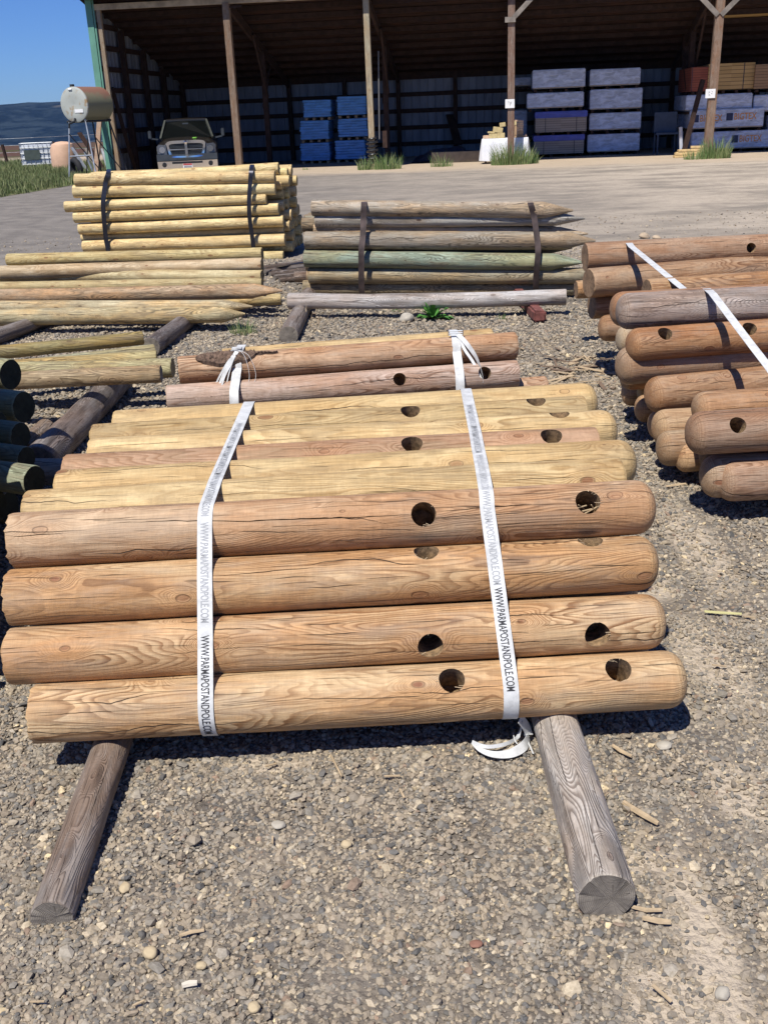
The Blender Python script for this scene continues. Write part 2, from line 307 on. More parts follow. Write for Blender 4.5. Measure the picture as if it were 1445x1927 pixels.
# ---------------------------------------------------------------- ground, hills, gravel
YAW = radians(-7.7); SO = Vector((.07, 32.41, 0)); SU = Vector((cos(YAW), sin(YAW), 0)); SN = Vector((-sin(YAW), cos(YAW), 0))
def S(u, n, z=0): p = SO + SU*u + SN*n; p.z = z; return p          # shed coordinates: along its open front, into its depth, up
def ground_mat():
    m, t, b = mat('dusty_gravel_yard'); g = NG(t); P = g.n('ShaderNodeTexCoord').outputs['Object']
    sp = g.n('ShaderNodeSeparateXYZ'); g.set(sp.inputs[0], P)
    big = g.noise(P, .35, 4, .6); mid = g.noise(P, 2.2, 5, .65); strk = g.noise(g.vmul(P, (.45, .8, 1)), 1.0, 7, .72)
    grit = g.noise(P, 70, 3, .7); v = g.vor(P, 55); cc = g.n('ShaderNodeSeparateColor'); g.set(cc.inputs[0], v.outputs['Color'])
    near = g.mix(g.ss(mid, .35, .68), (.13, .11, .088), (.29, .245, .19))
    near = g.mix(g.math('MULTIPLY', cc.outputs[0], .5), near, (.14, .13, .12))
    far = g.mix(g.ss(strk, .34, .62), (.27, .235, .19), (.56, .475, .37))
    far = g.mix(g.ss(g.noise(P, 6, 6, .8), .42, .72, 0, .40), far, (.19, .165, .135))
    lft = g.math('MULTIPLY_ADD', sp.outputs[0], .09, .35, clamp=True)
    far = g.mix(g.math('SUBTRACT', 1, lft), far, g.mix(g.ss(mid, .3, .7), (.17, .155, .14), (.27, .245, .215)))
    # pale dry dirt in front of the shed
    dn = g.math('ADD', g.math('MULTIPLY', sp.outputs[0], .134), g.math('MULTIPLY', sp.outputs[1], .991))
    dirt = g.ss(g.math('MULTIPLY_ADD', g.noise(P, .5, 4), 3.0, dn), 30.3, 32.6)
    far = g.mix(g.math('MULTIPLY', dirt, .85), far, g.mix(mid, (.46, .36, .25), (.60, .49, .37)))
    c = g.mix(g.ss(g.math('MULTIPLY_ADD', g.noise(P, .8, 4), 3, sp.outputs[1]), 9.5, 13.5), near, far)
    c = g.mix(g.ss(grit, .35, .75, .0, .35), c, (.08, .07, .06))
    out = g.ss(g.math('ABSOLUTE', g.math('ADD', sp.outputs[0], 0)), 60, 90)
    fld = g.mix(g.ss(g.noise(g.vmul(P, (.02, .12, 1)), 1, 4), .4, .6), (.10, .055, .04), (.075, .075, .03))
    c = g.mix(g.ss(sp.outputs[1], 56, 62), c, fld)
    wn = g.math('MULTIPLY', g.math('SUBTRACT', g.noise(P, 14, 5, .7), .5), .9)
    for cx, cy, sx, sy in ((.62, 1.60, .06, .26), (.52, 1.83, .08, .05), (.85, 2.05, .08, .14), (.50, 1.42, .09, .14), (.98, 2.7, .10, .30), (1.2, 3.6, .1, .45), (-.34, 2.25, .13, .04), (.95, 3.3, .07, .2), (1.75, 6.2, .5, .25)):
        q = g.vmul(P, (1/sx, 1/sy, 0), (-cx/sx, -cy/sy, 0)); ln = g.n('ShaderNodeVectorMath', operation='LENGTH'); g.set(ln.inputs[0], q)
        c = g.mix(g.ss(g.math('ADD', ln.outputs['Value'], wn), .6, 1.3, .85, 0), c, (.50, .42, .32))
    g.set(b.inputs['Base Color'], c); b.inputs['Roughness'].default_value = .95; b.inputs['Specular IOR Level'].default_value = .15
    g.bump(g.math('MULTIPLY_ADD', v.outputs['Distance'], -.8, grit), .8, .012, b)
    return m
def gz(x, y):                                                       # gentle unevenness near the camera
    return (.010*noise.noise(Vector((x*1.3, y*1.3, 0))) + .006*noise.noise(Vector((x*4, y*4, 3)))) * max(0, min(1, (14-y)/4))
MB_ = MB(); xs = [-3900, -1500, -400, -120, -60, -30, -14] + [-8+i*.2 for i in range(81)] + [14, 30, 60, 120, 400, 1500, 3900]
ys = [-300, -40, -8] + [-1+i*.2 for i in range(76)] + [17, 20, 24, 28, 32, 36, 44, 55, 75, 100, 140, 220, 500, 1500, 2500, 4500]
gv = []
for y in ys:
    for x in xs:
        z = gz(x, y) if -1 <= y < 14.1 and abs(x) < 8.1 else (0 if y < 101 else -min(40, (y-100)*.10))
        gv.append((x, y, z))
nx = len(xs); MB_.add(gv, [(j*nx+i, j*nx+i+1, (j+1)*nx+i+1, (j+1)*nx+i) for j in range(len(ys)-1) for i in range(nx-1)])
gr = MB_.build('ground', ground_mat()); gr.data.polygons.foreach_set('use_smooth', [True]*len(gr.data.polygons)); tag(gr, kind='structure')
# hills
hm, t, b = mat('haze_blue_forest_hillside'); g = NG(t); P = g.n('ShaderNodeTexCoord').outputs['Object']
f = g.noise(P, .012, 6, .65); f2 = g.noise(P, .003, 4, .6); sz = g.n('ShaderNodeSeparateXYZ'); g.set(sz.inputs[0], P)
c = g.mix(g.ss(f, .42, .56), (.005, .014, .032), (.022, .036, .055)); c = g.mix(g.math('MULTIPLY', g.ss(f2, .52, .62), g.ss(sz.outputs[2], 20, 60)), c, (.14, .11, .075))  # distance haze is partly painted into these hillside blues
g.set(b.inputs['Base Color'], c); b.inputs['Roughness'].default_value = 1; b.inputs['Specular IOR Level'].default_value = 0
hv = []; hx = [-3600+i*45 for i in range(161)]; hy = [2500+j*60 for j in range(26)]
for j, y in enumerate(hy):
    for x in hx:
        s = j/25; rid = 112 + 10*noise.noise(Vector((x*.0016, 2.3, 0))) + 5*noise.noise(Vector((x*.006, .3, 0))) + 5.*noise.noise(Vector((x*.013, 1.3, 0))) + 2.5*noise.noise(Vector((x*.05, 1.3, 7))) + max(0, -x-900)*.006
        z = -42 + rid*min(1, (s*1.3))**.8*(1 if s < .77 else 1-(s-.77)*.6) + (13*noise.fractal(Vector((x*.008, y*.008, 0)), 1, 2, 4))*sin(pi*min(1, s))
        hv.append((x, y, z))
me = MB().add(hv, [(j*161+i, j*161+i+1, (j+1)*161+i+1, (j+1)*161+i) for j in range(25) for i in range(160)]).build('hills', hm)
me.data.polygons.foreach_set('use_smooth', [True]*len(me.data.polygons)); tag(me, kind='structure')
# gravel: every stone its own irregular solid
def ico():
    p = (1+5**.5)/2; v = np.array([(-1, p, 0), (1, p, 0), (-1, -p, 0), (1, -p, 0), (0, -1, p), (0, 1, p), (0, -1, -p), (0, 1, -p), (p, 0, -1), (p, 0, 1), (-p, 0, -1), (-p, 0, 1)], float)
    f = np.array([(0, 11, 5), (0, 5, 1), (0, 1, 7), (0, 7, 10), (0, 10, 11), (1, 5, 9), (5, 11, 4), (11, 10, 2), (10, 7, 6), (7, 1, 8), (3, 9, 4), (3, 4, 2), (3, 2, 6), (3, 6, 8), (3, 8, 9), (4, 9, 5), (2, 4, 11), (6, 2, 10), (8, 6, 7), (9, 8, 1)])
    return v/np.linalg.norm(v[0]), f
R = np.random.default_rng(11)
IV, IF = ico()
def dirtmask(x, y):
    a = np.zeros_like(x)
    for cx, cy, sx, sy, w in ((.62, 1.60, .07, .30, .95), (.52, 1.83, .10, .05, .6), (.85, 2.05, .10, .16, .7), (-.34, 2.25, .16, .05, .5), (-.12, 2.15, .10, .1, .35), (.50, 1.42, .10, .16, .6), (.98, 2.7, .12, .35, .6), (1.2, 3.6, .12, .5, .5), (.2, 1.93, .06, .1, .45), (.64, 2.2, .05, .2, .4), (-.75, 1.98, .07, .05, .4), (.95, 3.1, .08, .2, .7)):
        a = np.maximum(a, w*np.exp(-((x-cx)/sx)**2-((y-cy)/sy)**2))
    n = .5+.5*np.sin(x*5.1+1.3*np.sin(y*3.7))*np.sin(y*6.3+1.7*np.sin(x*4.1+1))
    return np.clip(a*1.05 + .22*(n > .8)*(n-.5), 0, .93)
def stones(zones):
    X = []; Y = []; D = []
    for (x0, x1, y0, y1, dens, lo, med) in zones:
        n = int((x1-x0)*(y1-y0)*dens); x = R.uniform(x0, x1, n); y = R.uniform(y0, y1, n)
        keep = (np.abs(x) < y*.43+.35) & (R.random(n) > dirtmask(x, y)); x = x[keep]; y = y[keep]
        d = np.clip(np.exp(R.normal(np.log(med), .38, len(x))), lo, med*2.3); X.append(x); Y.append(y); D.append(d)
    x = np.concatenate(X); y = np.concatenate(Y); d = np.concatenate(D); n = len(x)
    v = IV[None]*(R.uniform(.66, 1.25, (n, 12))[..., None])
    sc = np.stack([R.uniform(.8, 1.35, n), R.uniform(.6, 1., n), R.uniform(.38, .75, n)], 1)*d[:, None]*.5
    v = v*sc[:, None, :]
    q = np.stack([R.normal(0, .32, n), R.normal(0, .32, n), R.uniform(0, 2*pi, n)], 1)
    cx, sx, cy, sy, cz, sz_ = np.cos(q[:, 0]), np.sin(q[:, 0]), np.cos(q[:, 1]), np.sin(q[:, 1]), np.cos(q[:, 2]), np.sin(q[:, 2])
    RX = np.zeros((n, 3, 3)); RX[:, 0, 0] = 1; RX[:, 1, 1] = cx; RX[:, 1, 2] = -sx; RX[:, 2, 1] = sx; RX[:, 2, 2] = cx
    RY = np.zeros((n, 3, 3)); RY[:, 1, 1] = 1; RY[:, 0, 0] = cy; RY[:, 0, 2] = sy; RY[:, 2, 0] = -sy; RY[:, 2, 2] = cy
    RZ = np.zeros((n, 3, 3)); RZ[:, 2, 2] = 1; RZ[:, 0, 0] = cz; RZ[:, 0, 1] = -sz_; RZ[:, 1, 0] = sz_; RZ[:, 1, 1] = cz
    v = np.einsum('nij,nkj->nki', RZ @ RY @ RX, v)
    z = np.array([gz(a, b_) for a, b_ in zip(x, y)]) + sc[:, 2]*R.uniform(-.1, .85, n)
    v += np.stack([x, y, z], 1)[:, None, :]
    pal = np.array([(.245, .205, .158), (.20, .172, .14), (.155, .145, .132), (.085, .085, .088), (.30, .255, .195), (.40, .345, .26), (.52, .43, .28), (.20, .14, .105), (.05, .053, .06), (.27, .245, .21)])
    w = np.array([.25, .19, .15, .085, .14, .05, .012, .015, .028, .08]); ci = R.choice(len(pal), n, p=w/w.sum()); col = pal[ci]*R.uniform(.8, 1.25, (n, 1))*np.array([1.38, 1.34, 1.25])
    f = (IF[None] + (np.arange(n)*12)[:, None, None]).reshape(-1)
    me = bpy.data.meshes.new('gravel'); me.vertices.add(n*12); me.vertices.foreach_set('co', v.reshape(-1).astype(np.float32))
    me.loops.add(len(f)); me.loops.foreach_set('vertex_index', f.astype(np.int32)); me.polygons.add(n*20)
    me.polygons.foreach_set('loop_start', np.arange(0, n*60, 3, dtype=np.int32)); me.polygons.foreach_set('loop_total', np.full(n*20, 3, dtype=np.int32))
    at = me.color_attributes.new('stone', 'FLOAT_COLOR', 'POINT'); at.data.foreach_set('color', np.concatenate([np.repeat(col, 12, 0), np.ones((n*12, 1))], 1).reshape(-1).astype(np.float32))
    me.polygons.foreach_set('use_smooth', [False]*len(me.polygons)); me.update(calc_edges=True); return me
gm, t, b = mat('crushed_stone'); g = NG(t); P = g.n('ShaderNodeTexCoord').outputs['Object']; at = g.n('ShaderNodeAttribute', attribute_name='stone')
c = g.mix(g.ss(g.noise(P, 140, 4, .7), .35, .7), at.outputs['Color'], g.mix(1, at.outputs['Color'], (.68, .66, .62), 'MULTIPLY'))
c = g.mix(g.ss(g.noise(P, 9, 3), .4, .75, .12, .5), c, (.31, .28, .23))     # dust lying on the stones
g.set(b.inputs['Base Color'], c); b.inputs['Roughness'].default_value = .88; b.inputs['Specular IOR Level'].default_value = .25; g.bump(g.noise(P, 420, 3), .5, .0012, b)
gs = stones([(-1.3, 1.5, 1.2, 3.0, 20000, .0045, .0102), (-1.3, 1.5, 1.2, 3.0, 700, .014, .0175), (-2.2, 2.4, 3.0, 5.2, 9000, .007, .0135), (-4.3, 4.3, 5.2, 8.6, 3000, .01, .019), (-6, 6, 8.6, 12.5, 900, .012, .024), (-8, 8, 12.5, 16, 50, .01, .02)])
gs.materials.append(gm); go = link_mesh('gravel', gs); tag(go, 'grey and tan crushed gravel covering the yard', 'gravel', kind='stuff')
# odd pale stones that stand out in the gravel
def rock(name, px, py, d, col, label, cat='stone', flat=.6, grp=None, zz=.004):
    p = T(px, py, z=.01); bm = bmesh.new(); bmesh.ops.create_icosphere(bm, subdivisions=3, radius=1)
    for v in bm.verts:
        q = v.co.copy(); k = 1 + .22*noise.noise(q*1.2+Vector((px, py, 0))) + .06*noise.noise(q*3.4+Vector((py, 0, px)))
        v.co = Vector((q.x*k*d/2, q.y*k*d/2*.82, q.z*k*d/2*flat))
    me = bpy.data.meshes.new(name); bm.to_mesh(me); bm.free(); me.materials.append(col); me.polygons.foreach_set('use_smooth', [True]*len(me.polygons))
    o = link_mesh(name, me, loc=(p.x, p.y, gz(p.x, p.y)+zz+d*flat*.3)); o.rotation_euler = (rng.uniform(-.2, .2), rng.uniform(-.2, .2), rng.uniform(0, 3))
    return tag(o, label, cat, grp)
ST_Y = simple('yellow_stone', (.50, .40, .25), .85, nsc=14, bump=.003); ST_W = simple('pale_stone', (.40, .365, .30), .85, nsc=14, bump=.003); ST_R = simple('reddish_stone', (.26, .13, .09), .85, nsc=14, bump=.002)
rock('stone', 283, 1793, .034, ST_Y, 'larger pale yellow angular stone at lower left, below the left skid log end', grp='pale stones in the gravel')
rock('stone', 380, 1818, .025, ST_Y, 'small orange yellow stone just right of the larger pale yellow stone at lower left', grp='pale stones in the gravel')
rock('stone', 651, 1588, .026, ST_Y, 'ochre stone in the open gravel midway between the two skid logs', grp='pale stones in the gravel')
rock('stone', 525, 1550, .036, ST_W, 'flat greyish tan stone left of the ochre stone in the open gravel', grp='pale stones in the gravel', flat=.4)
rock('stone', 236, 1670, .030, ST_Y, 'cream stone beside the shadow of the left skid log', grp='pale stones in the gravel')
rock('stone', 1358, 1866, .032, ST_W, 'round pale stone near the lower right corner of the photo', grp='pale stones in the gravel', flat=.75)
rock('stone', 478, 1896, .030, ST_Y, 'elongated cream stone at the bottom edge of the photo, left of centre', grp='pale stones in the gravel', flat=.5)
rock('stone', 895, 1776, .028, ST_R, 'flat reddish brown stone near the bottom edge, left of the right skid log', grp='pale stones in the gravel', flat=.4)
rock('stone', 1249, 1402, .040, ST_W, 'flat grey stone on the gravel to the right of the front post bundle', grp='pale stones in the gravel', flat=.4)
rock('white_stone', 765, 603, .125, ST_W, 'smooth whitish stone lying in front of the bark flecked grey log', flat=.7)
rock('tan_rock', 1212, 447, .16, simple('tan_rock', (.42, .33, .23), .9, nsc=20, bump=.004), 'pinkish tan rock behind the upper log of the right pile', flat=.5)
rock('tan_rock', 1235, 450, .13, bpy.data.materials['tan_rock'], 'smaller tan rock with chips beside the pinkish rock behind the right pile', flat=.5)
# wood litter
LIT = simple('dry_wood_sliver', (.42, .32, .20), .85, nsc=40)
def sliver(name, pts, w, h, m, label, cat, grp=None, kind=None):
    b_ = MB(); P_ = [T(x, y, z=.016) for x, y in pts]
    for i, p in enumerate(P_): p.z = gz(p.x, p.y)+.014
    n = len(P_); ws = [w*(.35 + .65*sin(pi*(i+.5)/n)) for i in range(n)]; vs = []
    for i, p in enumerate(P_):
        d = (P_[min(i+1, n-1)] - P_[max(i-1, 0)]).normalized(); s_ = Vector((-d.y, d.x, 0))
        vs += [p+s_*ws[i]/2, p-s_*ws[i]/2, p-s_*ws[i]*.3+Vector((0, 0, h)), p+s_*ws[i]*.4+Vector((0, 0, h*1.2))]
    fs = [tuple(i*4+a for a in ()) for i in range(0)]
    for i in range(n-1): fs += [(i*4+k, i*4+(k+1) % 4, (i+1)*4+(k+1) % 4, (i+1)*4+k) for k in range(4)]
    fs += [(3, 2, 1, 0), tuple((n-1)*4+k for k in range(4))]
    b_.add(vs, fs); return tag(b_.build(name, m), label, cat, grp, kind)
GW = 'wood slivers lying on the gravel'
sliver('wood_sliver', [(1172, 1510), (1190, 1522), (1212, 1535), (1238, 1550)], .014, .006, LIT, 'broad split wood sliver right of the right skid log', 'wood sliver', GW)
sliver('wood_sliver', [(1188, 1706), (1215, 1712), (1245, 1712)], .009, .004, LIT, 'thin wood splinter touching the cut end of the right skid log', 'wood sliver', GW)
sliver('wood_sliver', [(1208, 1727), (1240, 1733), (1262, 1735)], .012, .005, LIT, 'short pale wood splinter below the cut end of the right skid log', 'wood sliver', GW)
sliver('wood_sliver', [(1152, 1404), (1168, 1415), (1188, 1425)], .010, .004, LIT, 'split sliver just below the shadow of the front post, right side', 'wood sliver', GW)
sliver('wood_sliver', [(622, 1420), (632, 1440), (643, 1462)], .006, .003, LIT, 'thin straight stick below the front post near the middle', 'wood sliver', GW)
sliver('wood_sliver', [(1325, 1148), (1350, 1150), (1395, 1153)], .010, .004, simple('yellow_sliver', (.50, .47, .22), .8), 'yellowish green sliver on the gravel far right of the front bundle', 'wood sliver', GW)
sliver('wood_sliver', [(343, 1857), (357, 1853), (372, 1852)], .012, .005, simple('white_sliver', (.6, .54, .44), .8), 'small whitish chip near the bottom edge at lower left', 'wood sliver', GW)
sliver('wood_sliver', [(338, 1762), (360, 1755), (385, 1752)], .008, .003, LIT, 'tan chip right of the left skid end', 'wood sliver', GW)
sliver('wood_sliver', [(1252, 916), (1275, 913), (1290, 912)], .012, .004, LIT, 'pale splinter beneath the domed logs of the right pile', 'wood sliver', GW)
cb = MB()
def chips(n, x0, x1, y0, y1, l0, l1):
    for _ in range(n):
        x = rng.uniform(x0, x1); y = rng.uniform(y0, y1); a = rng.uniform(0, pi); l = rng.uniform(l0, l1)
        cb.box((x, y, gz(x, y)+.014+rng.uniform(0, .006)), (l, l*rng.uniform(.06, .2), .003), rz=a, ry=rng.uniform(-.2, .2), m=rng.choice((0, 0, 1)))
chips(55, -1.1, 1.3, 1.4, 3.2, .01, .045); chips(120, -2.5, 2.2, 3.2, 8.5, .02, .07); chips(45, 1.1, 1.5, 5.9, 6.7, .05, .22); chips(40, .9, 1.5, 4.6, 7.6, .02, .07)
tag(cb.build('wood_chips', [LIT, simple('dark_chip', (.16, .11, .075), .9)]), 'scattered small bits of wood and straw on the gravel', 'wood chips', kind='stuff')
# ---------------------------------------------------------------- front bundle of bored posts
RP = .0765; ZT = .555
def span(L, R_, z=None, zl=None, zr=None): return T(*L, z=zl if zl is not None else z), T(*R_, z=zr if zr is not None else z)
GF = 'bored posts in the front strapped bundle'
HR = .034
A_, B_ = span((67, 1344), (1287, 1277), .165)
F1 = log('fence_post', A_, B_, .0775, .0765, W_RED, END_B, 'round brown post at the very bottom front of the front bundle, resting on the skids', group=GF, ends=('flat', 'dome'), holes=[(850, 1278, HR, .115), (1163, 1258, HR, .115)], color=(.56, .41, .235), seed=1.3, seg=56, fray=True, ragged=.006, splits=[([(72, 1347), (155, 1341), (250, 1337)], .0016), ([(1130, 1307), (1265, 1306)], .0014), ([(420, 1322), (560, 1318)], .0012)])
A_, B_ = span((22, 1235), (1248, 1168), .29)
F2 = log('fence_post', A_, B_, .0765, .0765, W_RED, END_B, 'second brown post from the bottom of the front bundle, two open bored holes', group=GF, ends=('flat', 'dome'), holes=[(810, 1217, HR, .115), (1124, 1196, HR, .115)], color=(.52, .36, .20), seed=22.1, seg=56, fray=True, ragged=.006, splits=[([(838, 1213), (960, 1210), (1096, 1202)], .003), ([(1153, 1193), (1200, 1192), (1243, 1188)], .0032), ([(300, 1235), (400, 1222), (560, 1212)], .0012), ([(930, 1160), (1100, 1147)], .001)])
A_, B_ = span((22, 1125), (1234, 1058), .42)
F3 = log('fence_post', A_, B_, .0775, .0765, W_RED, END_B, 'third brown post from the bottom of the front bundle, its holes half hidden from above', group=GF, ends=('flat', 'dome'), holes=[(802, 1036, HR, .12), (1110, 1015, HR, .12)], color=(.52, .365, .20), seed=31.7, seg=56, fray=True, ragged=.006, splits=[([(8, 1130), (120, 1127), (230, 1122)], .0014), ([(405, 1084), (500, 1076), (590, 1068)], .002), ([(900, 1085), (1060, 1075), (1190, 1062)], .0014)])
A_, B_ = span((27, 1018), (1229, 953), .545)
F4 = log('fence_post', A_, B_, .0775, .077, W_RED, END_B, 'reddish post on the front top edge of the front bundle, splinters in its right hole', group=GF, ends=('flat', 'dome'), holes=[(797, 967, HR, .125), (1106, 943, HR, .125)], color=(.50, .355, .22), seed=45.4, seg=56, fray=True, ragged=.006, splits=[([(200, 984), (330, 980), (470, 981), (565, 977), (680, 974), (770, 968)], .0026), ([(828, 963), (922, 954), (1000, 949)], .0022), ([(700, 1008), (850, 1000), (1000, 990), (1120, 984), (1200, 972)], .0016), ([(20, 1010), (120, 1003)], .0022)])
def top(pl, pr, dy=-.026):                 # ends read off the top outline of a post of the top layer
    a = T(*pl, z=ZT+.071); b_ = T(*pr, z=ZT+.071); a.z = b_.z = ZT; a.y += dy; b_.y += dy; return a, b_
rowdef = [('F', (52, 924), (1163, 858), 'flat', YEL, [], 'smooth flat ended yellow post directly behind the reddish top edge post of the bundle', 2.3),
 ('E', (114, 883), (1189, 822), 'dome', YEL, [], 'yellow post with a domed right end, third from the front in the top layer', 63.3),
 ('D', (128, 853), (1118, 803), 'flat', (.42, .27, .17), [(775, 833, HR, .12), (1037, 818, HR, .12)], 'brownish violet stained post with two dark bored holes in the middle of the top layer', 18.1),
 ('C', (174, 823), (1153, 766), 'dome', (.57, .43, .225), [(805, 789, HR, .05), (1052, 777, HR, .05)], 'pale yellow post with a domed end and two shallow holes on its upper side', 71.9),
 ('B', (180, 795), (1091, 738), 'flat', (.45, .34, .175), [(772, 771, HR, .11), (1008, 753, HR, .11)], 'olive yellow post with two bored holes, second from the back of the top layer', 12.9),
 ('A', (221, 769), (1113, 711), 'dome', (.56, .42, .215), [], 'yellow post with a domed right end along the back edge of the top layer', 88.2)]
TOPS = []
for k, (nm, pl, pr, er, colr, hol, lab, sd) in enumerate(rowdef):
    a, b_ = top(pl, pr)
    yl = T(9, 1018, z=.545).y + .152*(k+1); yr = T(1229, 953, z=.545).y + .155*(k+1)
    a.y = yl*.35 + a.y*.65; b_.y = yr*.35 + b_.y*.65
    TOPS.append((a, b_))
    log('fence_post', a, b_, .0775, .0765, W_YEL, END_Y, lab, group=GF, ends=('flat', er), holes=hol, color=colr, seed=sd, seg=48)
# posts buried in the bundle (only their ends can be glimpsed)
P1c = [(F1, .165), (F2, .29), (F3, .42)]
for lay, (z, y0, n) in enumerate([(.165, 2.33, 9), (.29, 2.42, 8), (.42, 2.51, 8)]):
    for i in range(1, n):
        yy = y0 + i*.158 + lay*0
        log('fence_post', (-.96+rng.uniform(-.05, .02), yy, z), (.72+rng.uniform(-.06, .04), yy+.07, z), .074, .074, W_RED if rng.random() < .6 else W_YEL, END_B, 'post buried inside the front bundle below its top layer', group='posts buried inside the front bundle', ends=('flat', 'dome'), color=jit(RED if rng.random() < .6 else YEL), seg=20, rings=8)
# splinters round the torn hole
sp_ = MB()
for (x, y), (x2, y2), w in [((1082, 957), (1103, 951), .004), ((1095, 962), (1125, 955), .005), ((1100, 966), (1132, 949), .004), ((1088, 950), (1098, 957), .003), ((1112, 950), (1120, 962), .003)]:
    a = T(x, y, Y=2.585); b_ = T(x2, y2, Y=2.60); sp_.bar(a, b_, w, .002)
o = sp_.build('splinters', LIT); 
o.parent = F4; o.matrix_parent_inverse = F4.matrix_world.inverted()
# ---------------------------------------------------------------- straps
STRAP = None
def strap_mat(name, col, coord='UV', weave=True):
    m, t, b = mat(name); g = NG(t); P = g.n('ShaderNodeTexCoord').outputs['Object']
    n = g.noise(P, 25, 4, .65); w = g.noise(P, 500, 2, .7)
    c = g.mix(g.ss(n, .35, .7), col, [x*.72 for x in col]); c = g.mix(g.ss(w, .3, .7, 0, .3), c, [x*.55 for x in col])
    g.set(b.inputs['Base Color'], c); b.inputs['Roughness'].default_value = .6; b.inputs['Specular IOR Level'].default_value = .4; g.bump(w, .4, .0008, b); return m
ST_WH = strap_mat('white_woven_strap', (.66, .67, .66)); ST_DK = simple('dark_steel_band', (.045, .045, .055), .38, metal=.7, nsc=12); ST_RU = simple('rusty_steel_band', (.075, .055, .05), .6, metal=.4, nsc=8, var=.5)
INK1 = simple('black_strap_ink', (.035, .035, .04), .7); INK2 = simple('faded_strap_ink', (.33, .34, .35), .7); INK3 = simple('very_faded_strap_ink', (.43, .44, .45), .7)
def resample(pts, step):
    pts = [Vector(p) for p in pts]; out = [pts[0]]
    for a, b_ in zip(pts, pts[1:]):
        n = max(1, int((b_-a).length/step)); out += [a.lerp(b_, (i+1)/n) for i in range(n)]
    return out
class Ribbon:
    def __init__(s, pts, w, th=.0012, side=None, twist=None):
        s.p = [Vector(p) for p in pts]; s.w = w; s.th = th; n = len(s.p); s.nrm = []; s.sd = []
        sv = Vector(side or (1, 0, 0))
        for i in range(n):
            d = (s.p[min(i+1, n-1)] - s.p[max(i-1, 0)]).normalized(); sd = (sv - d*sv.dot(d)).normalized()
            if twist: sd = Matrix.Rotation(twist(i/(n-1)), 3, d) @ sd
            s.sd.append(sd); s.nrm.append(sd.cross(d) if sd.cross(d).length else Vector((0, 0, 1)))
        s.cum = [0]
        for a, b_ in zip(s.p, s.p[1:]): s.cum.append(s.cum[-1]+(b_-a).length)
    def mesh(s, mb, m=0, taper=None):
        vs = []; n = len(s.p)
        for i, p in enumerate(s.p):
            w = s.w/2*(taper(i/(n-1)) if taper else 1)
            vs += [p-s.sd[i]*w, p+s.sd[i]*w, p+s.sd[i]*w+s.nrm[i]*s.th, p-s.sd[i]*w+s.nrm[i]*s.th]
        fs = [(i*4+k, i*4+(k+1) % 4, (i+1)*4+(k+1) % 4, (i+1)*4+k) for i in range(n-1) for k in range(4)] + [(3, 2, 1, 0), tuple((n-1)*4+k for k in range(4))]
        return mb.add(vs, fs, m)
    def at(s, d, off, up):
        i = max(0, min(len(s.p)-2, int(np.searchsorted(s.cum, d))-1)); f = (d-s.cum[i])/max(1e-9, s.cum[i+1]-s.cum[i])
        return s.p[i].lerp(s.p[i+1], f) + s.sd[i].lerp(s.sd[i+1], f)*off + s.nrm[i].lerp(s.nrm[i+1], f).normalized()*up
def text_mesh(txt):
    cu = bpy.data.curves.new('t', 'FONT'); cu.body = txt; cu.size = 1; cu.resolution_u = 3; cu.space_character = 1.0; cu.offset = .012
    o = bpy.data.objects.new('t', cu); COL.objects.link(o); dg = bpy.context.evaluated_depsgraph_get(); dg.update()
    me = bpy.data.meshes.new_from_object(o.evaluated_get(dg)); v = [x.co.copy() for x in me.vertices]; f = [tuple(p.vertices) for p in me.polygons]
    bpy.data.objects.remove(o); x1 = max(a.x for a in v); x0 = min(a.x for a in v); return v, f, x0, x1
TXT = text_mesh('WWW.PARMAPOSTANDPOLE.COM')
def lettering(rb, starts, parent, run=.272, hgt=.0215):
    v, f, x0, x1 = TXT; mbs = {}
    for st, m in starts:
        vs = []
        for a in v:
            d = st - (a.x-x0)/(x1-x0)*run if run > 0 else st
            vs.append(rb.at(d, (a.y-.36)*hgt/.72, .0019))
        MB().add(vs, f).build('lettering', m, parent)
